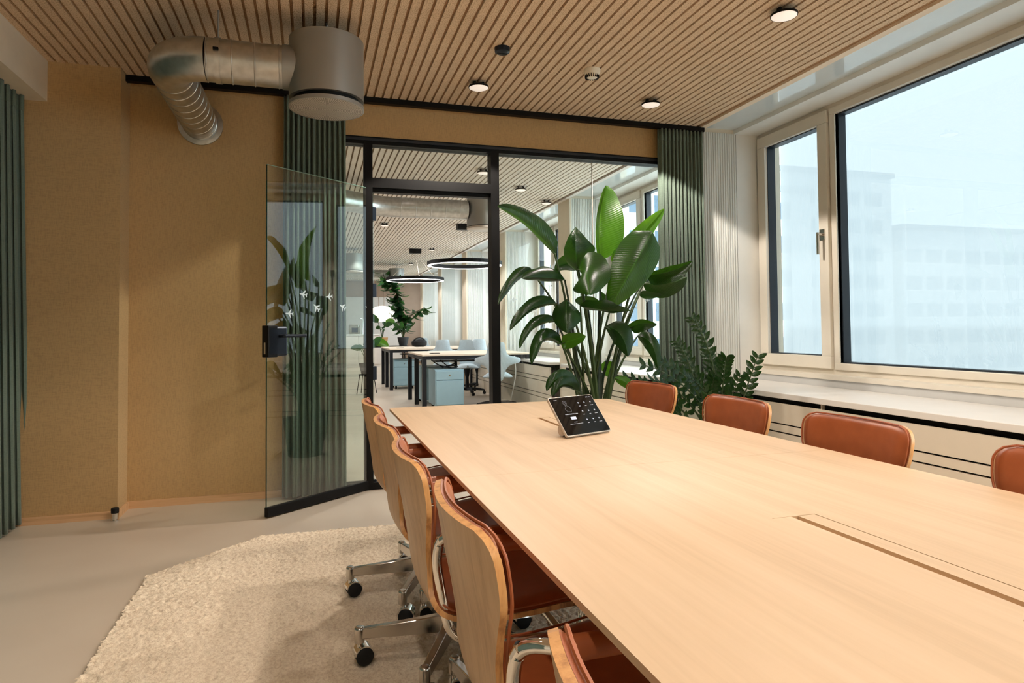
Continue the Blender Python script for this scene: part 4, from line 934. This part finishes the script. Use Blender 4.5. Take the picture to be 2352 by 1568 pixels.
def desk(x0, x1, y0, y1, h, label):
    t = thing('office_desk', ((x0 + x1) / 2, (y0 + y1) / 2, 0), label, 'desk'); ym = (y0 + y1) / 2
    obj('desktop', MB().box(x0, x1, y0, ym - 0.008, h - 0.025, h), MT['desktop'], t, bevel=0.003)
    obj('desktop', MB().box(x0, x1, ym + 0.008, y1, h - 0.025, h), MT['desktop'], t, bevel=0.003)
    for yy in (y0 + 0.02, y1 - 0.06): obj('apron', MB().box(x0 + 0.03, x1 - 0.03, yy, yy + 0.04, h - 0.075, h - 0.025), MT['desk_frame'], t)
    for xx in (x0 + 0.0, x1 - 0.06):
        obj('side_rail', MB().box(xx, xx + 0.06, y0 + 0.06, y1 - 0.06, h - 0.075, h - 0.025), MT['desk_frame'], t)
        for yy in (y0 + 0.005, ym - 0.03, y1 - 0.065): obj('leg', MB().box(xx, xx + 0.06, yy, yy + 0.06, 0, h - 0.025), MT['desk_frame'], t)
    obj('cable_tray', MB().box(x0 + 0.3, x1 - 0.3, ym - 0.15, ym + 0.15, h - 0.14, h - 0.12), MT['desk_frame'], t)
    c = at(982, 807, (y0 + y1) / 2 - 0.3)
    obj('cable_port', MB().box(x0 + 0.18, x0 + 0.32, ym - 0.42, ym - 0.30, h, h + 0.008), MT['black'], t)
desk(1.50, 3.12, 9.38, 10.9, 0.785, 'nearer black framed office desk with pale top behind the glass')
desk(1.40, 3.02, 12.62, 14.2, 0.785, 'farther black framed office desk with pale top, behind the nearer desk')
def pedestal(x, y, label, ww=0.41, dd=0.56, h=0.57):
    t = thing('drawer_pedestal', (x, y, 0), label, 'drawers')
    obj('carcass', MB().box(x, x + ww, y + 0.005, y + dd, 0.06, h), MT['blue'], t, bevel=0.003)
    obj('drawer', MB().box(x + 0.012, x + ww - 0.012, y - 0.012, y + 0.005, 0.43, h - 0.02), MT['blue'], t, bevel=0.002)
    obj('drawer', MB().box(x + 0.012, x + ww - 0.012, y - 0.012, y + 0.005, 0.075, 0.418), MT['blue'], t, bevel=0.002)
    obj('lock', MB().lathe([(0.012, -0.004), (0.012, 0.004)], (x + ww / 2, y - 0.014, 0.49), 12, Matrix.Rotation(PI / 2, 4, 'X')), MT['chrome'], t)
    for dx in (0.05, ww - 0.05):
        for dy in (0.06, dd - 0.06): obj('caster', MB().tube([(x + dx - 0.015, y + dy, 0.03), (x + dx + 0.015, y + dy, 0.03)], 0.03, 14).box(x + dx - 0.012, x + dx + 0.012, y + dy - 0.02, y + dy + 0.02, 0.03, 0.06), MT['rubber'], t)
pedestal(1.66, 9.25, 'pale blue drawer pedestal under the left end of the nearer desk')
pedestal(1.60, 10.1, 'pale blue drawer pedestal half hidden behind the nearer desk legs')
pedestal(1.50, 12.85, 'pale blue drawer pedestal under the left end of the farther desk')
# loose cables on the nearer pedestal
t = thing('cable_bundle', (1.95, 9.5, 0.57), 'black cable bundle hanging under the nearer desk onto the pedestal', 'cable')
obj('cable', MB().tube(cat_path([(1.72, 9.9, 0.68), (1.78, 9.6, 0.62), (1.9, 9.5, 0.585), (2.0, 9.45, 0.59), (1.98, 9.55, 0.61), (1.85, 9.52, 0.60), (2.02, 9.6, 0.64), (2.1, 9.9, 0.68)], 8), 0.008, 6), MT['rubber'], t, smooth=True)
obj('cable', MB().tube(cat_path([(1.85, 9.9, 0.68), (1.90, 9.5, 0.60), (1.96, 9.42, 0.585), (2.03, 9.48, 0.60), (1.95, 9.5, 0.62), (1.80, 9.47, 0.59)], 8), 0.007, 6), MT['rubber'], t, smooth=True)

def saddle_proto():
    root = thing('saddle_chair', (0, 0, 0), '', 'chair')
    zs = [.955, .945, .90, .85, .81, .785, .765, .75, .735, .715, .69, .672, .66, .645, .62, .58, .53, .48, .43, .415]; hw = [.092, .112, .122, .130, .140, .155, .19, .26, .31, .326, .328, .318, .285, .215, .165, .13, .11, .10, .085, .06]
    A, B = [], []
    for z, h in zip(zs, hw):
        ra, rb = [], []
        for j in range(13):
            v = -1 + j / 6; y = v * h; x = -0.20 - (z - 0.43) * 0.10 + 0.22 * (abs(y) / 0.325) ** 2
            th = 0.024 * (1 - 0.8 * abs(v) ** 4)
            ra.append((x - th, y, z)); rb.append((x + th, y, z))
        A.append(ra); B.append(rb)
    obj('backrest', MB().thick(A, B), MT['chair_blue'], root, smooth=True, local=True)
    A, B = [], []
    for i in range(13):
        u = -1 + i / 6; ra, rb = [], []
        for j in range(13):
            v = -1 + j / 6; rr = (1 - abs(u) ** 3) ** 0.45; w_ = (0.21 - 0.06 * max(0, u)) * max(rr, 0.15)
            z = 0.50 + 0.035 * v * v * -1 + 0.02 * u * u; th = 0.038 * (1 - 0.85 * max(abs(u) ** 4, abs(v) ** 4))
            ra.append((u * 0.23 + 0.02, v * w_, z - th)); rb.append((u * 0.23 + 0.02, v * w_, z + th))
        A.append(ra); B.append(rb)
    obj('seat', MB().thick(A, B), MT['chair_blue'], root, smooth=True, local=True)
    obj('back_post', MB().tube([(-0.20, 0, 0.50), (-0.18, 0, 0.43), (0, 0, 0.42)], 0.018, 8), MT['rubber'], root, smooth=True, local=True)
    obj('column', MB().lathe([(0.045, 0.07), (0.035, 0.12), (0.028, 0.30), (0.05, 0.40), (0.06, 0.46)], (0, 0, 0), 18), MT['rubber'], root, smooth=True, local=True)
    for k in range(5):
        a = k * 2 * PI / 5 + 0.3; d = Vector((math.cos(a), math.sin(a), 0))
        lg = obj('base_leg', MB().tube([d * 0.02 + ZU * 0.10, d * 0.16 + ZU * 0.10, d * 0.30 + ZU * 0.075], [0.026, 0.022, 0.016], 8), MT['rubber'], root, smooth=True, local=True)
        p = d * 0.30; s_ = Vector((-d.y, d.x, 0)); 
        obj('caster_wheel', MB().tube([p + ZU * 0.028 - s_ * 0.02, p + ZU * 0.028 + s_ * 0.02], 0.028, 14).tube([p + ZU * 0.03, p + ZU * 0.08], 0.01, 8), MT['rubber'], lg, smooth=True, local=True)
    return root
SC = saddle_proto()
SCH = [(2.52, 9.05, 70, 'pale grey winged saddle chair in front of the nearer desk beside the black mullion', None),
       (2.60, 11.35, -100, 'pale grey saddle chair behind the nearer desk at its middle', None),
       (2.32, 12.15, 80, 'pale grey saddle chair at the near side of the farther desk', None),
       (2.40, 14.9, -95, 'pale grey saddle chair beyond the farther desk behind the black bag', None),
       (3.0, 12.2, 85, 'pale grey saddle chair mostly hidden behind the black mullion', None)]
for i, (x, y, a, lab, _) in enumerate(SCH):
    o = SC if i == 0 else copy_tree(SC); o.location = (x, y, 0); o.rotation_euler = (0, 0, math.radians(a)); tag(o, lab, 'chair', 'grey saddle chairs in the office')

t = thing('white_cable', (3.0, 9.6, 0), 'loose white cable hanging from the right end of the nearer desk to the floor', 'cable')
obj('cord', MB().tube(cat_path([(2.86, 9.355, 0.74), (2.88, 9.35, 0.5), (2.84, 9.34, 0.28), (2.80, 9.34, 0.08), (2.86, 9.3, 0.012), (2.98, 9.36, 0.012)], 6), 0.007, 6), MT['white'], t, smooth=True)
c_ = at(962, 778, 14.0)
t = thing('black_bag', (c_.x, 13.95, 0.785), 'black shoulder bag lying on the farther desk beside the grey chair', 'bag')
obj('body', MB().lathe([(0.10, 0.0), (0.16, 0.03), (0.165, 0.10), (0.12, 0.15), (0.02, 0.165)], (c_.x, 13.95, 0.786), 20), MT['rubber'], t, smooth=True)
obj('strap', MB().tube(cat_path([(c_.x - 0.15, 13.9, 0.86), (c_.x - 0.08, 13.85, 0.96), (c_.x + 0.06, 13.86, 0.96), (c_.x + 0.14, 13.9, 0.87)], 6), 0.012, 6), MT['rubber'], t, smooth=True)
# ---- plants in the office
rme = small_leaf_mesh('leaf', MT['leaf_rubber'], 0.24, 0.062, 0.12, 8)
RP = at(928, 792, 16.3)
t = thing('rubber_tree', (RP.x, RP.y, 0), 'tall rubber tree with dark oval leaves behind the office desks', 'plant')
obj('pot', MB().lathe([(0.16, 0.0), (0.2, 0.36), (0.21, 0.42), (0.19, 0.42)], (RP.x, RP.y, 0), 24), MT['pot'], t, smooth=True)
trunks = [[(928, 800), (927, 770), (925, 735), (915, 690), (904, 655), (898, 636)], [(925, 735), (940, 728), (958, 715), (975, 706)], [(906, 665), (894, 650), (884, 640), (880, 628)], [(918, 700), (912, 715), (908, 735)]]
def office_plant(t, trunks, Y, n, me, sc, mat, seed):
    rg = np.random.default_rng(seed)
    for ti, tr in enumerate(trunks):
        P = cat_path([at(x, y, Y + 0.1 * math.sin(ti * 3 + i)) for i, (x, y) in enumerate(tr)], 5)
        if ti == 0: P = [Vector((P[0].x, P[0].y, 0.4))] + P
        obj('stem', MB().tube(P, list(np.linspace(0.022 if ti == 0 else 0.012, 0.008, len(P))), 6), mat, t, smooth=True)
        for k in range(n[ti]):
            q = rg.uniform(0.32 if ti == 0 else 0.15, 1.0) * (len(P) - 1.001); i0 = int(q); p = P[i0].lerp(P[i0 + 1], q - i0)
            a = rg.uniform(0, 2 * PI); d = Vector((math.cos(a), math.sin(a), rg.uniform(-0.9, 0.55))).normalized()
            side = d.cross(Vector((0, 0, 1))).normalized()
            place_leaf(me, p + d * 0.03, d, side, t, sc * rg.uniform(0.7, 1.15))
office_plant(t, trunks, 16.3, [110, 24, 20, 14], rme, 1.3, MT['bark'], 3)
def low_plant(px, py, Y, n, L, label, base_z, potm, seed, wide=0.3):
    rg = np.random.default_rng(seed); b = at(px, py, Y); b.z = base_z
    t = thing('leafy_plant', b.to_tuple(), label, 'plant')
    obj('pot', MB().lathe([(0.09, 0), (0.13, 0.16), (0.135, 0.2), (0.12, 0.2)], b, 20), potm, t, smooth=True)
    for k in range(n):
        a = k * 2.4 + rg.uniform(-.3, .3); d = Vector((math.cos(a), math.sin(a), 0)); l_ = L * rg.uniform(0.7, 1.2)
        s = b + Vector((0, 0, 0.17)); m1 = s + d * l_ * wide + ZU * l_ * 0.8; e = m1 + d * l_ * 0.5 + ZU * rg.uniform(-0.3, 0.5) * l_
        obj('stem', MB().tube([s, s.lerp(m1, 0.5) + ZU * 0.03, m1], 0.007, 5), MT['stem'], t, smooth=True)
        obj('leaf', leaf_mb(m1, m1.lerp(e, 0.5) + ZU * 0.03, e, l_ * 0.17, l_ * 0.17, 0.2, 0.2, 0.1, 0, 8, 2), MT['leaf_bright'] if k == 0 else MT['leaf_rubber'], t, smooth=True)
t = thing('plant_table', (1.7, 15.7, 0), 'low black wire plant table behind the farther desk', 'table')
obj('top', MB().box(1.25, 2.15, 15.45, 15.95, 0.74, 0.77), MT['black'], t)
for xx in (1.28, 2.1):
    for yy in (15.48, 15.9): obj('leg', MB().tube([(xx, yy, 0), (xx + 0.05 * (1 if xx < 1.5 else -1), yy, 0.74)], 0.012, 6), MT['black'], t)
low_plant(878, 790, 15.7, 6, 0.40, 'leafy plant in a woven basket with one upright bright leaf, on the plant table', 0.77, MT['basket'], 5, 0.2)
low_plant(926, 790, 15.75, 11, 0.26, 'bushy leafy plant in a dark pot on the plant table', 0.77, MT['pot'], 9, 0.35)
low_plant(842, 845, 12.2, 7, 0.42, 'dark leafy plant on a wire stand left of the desks, seen through the side pane', 0.35, MT['pot'], 12, 0.3)
sp_ = at(842, 845, 12.2)
t = thing('plant_stand', (sp_.x, sp_.y, 0), 'black wire plant stand left of the office desks', 'stand')
obj('ring', MB().tube([(sp_.x + 0.14 * math.cos(a), sp_.y + 0.14 * math.sin(a), 0.34) for a in np.linspace(0, 2 * PI, 20)[:-1]], 0.008, 6, True), MT['black'], t)
for a in (0.4, 2.0, 3.6, 5.2): obj('leg', MB().tube([(sp_.x + 0.2 * math.cos(a), sp_.y + 0.2 * math.sin(a), 0), (sp_.x + 0.14 * math.cos(a), sp_.y + 0.14 * math.sin(a), 0.34)], 0.008, 6), MT['black'], t)
obj('plate', MB().lathe([(0.14, 0.335), (0.14, 0.35)], (sp_.x, sp_.y, 0), 20), MT['black'], t)

# ------------------------------------------------------------------ outside
struct('ground', MB().box(4.3, 140, -60, 130, -9.2, -9), MT['asphalt'])
def facade(x0, x1, y, zt, label, floors=6, z0=-4.4, bay=2.4):
    t = thing('street_building', ((x0 + x1) / 2, y, -9), label, 'building')
    obj('wall', MB().box(x0, x1, y, y + 12, -9, zt), MT['facade'], t)
    obj('roof_edge', MB().box(x0 - 0.3, x1 + 0.3, y - 0.3, y + 12, zt, zt + 0.5), MT['roof'], t)
    n = int((x1 - x0) / bay); me = MB().box(0, bay * 0.78, -0.02, 0.05, 0, 1.55).mesh('window', MT['facade_glass'])
    fm = MB().box(0, x1 - x0, -0.06, 0.0, 0, 0.12).mesh('sill_band', MT['white'])
    for f in range(floors):
        z = z0 + f * 3.05
        if z + 1.7 > zt: break
        o = put('sill_band', fm, t); o.location = (x0, y, z - 0.14)
        for k in range(n):
            o = put('window', me, t); o.location = (x0 + 0.3 + k * bay, y, z)
facade(18.0, 44.0, 50.0, 13.4, 'pale office block with ribbon windows seen through the window edge and the office windows')
facade(46.0, 62.0, 58.0, 17.6, 'taller pale block showing faintly through the sun screen', 7, -4, 3.0)
facade(63.5, 100.0, 58.0, 12.0, 'lower pale block showing faintly through the sun screen on the right', 5, -4, 3.0)
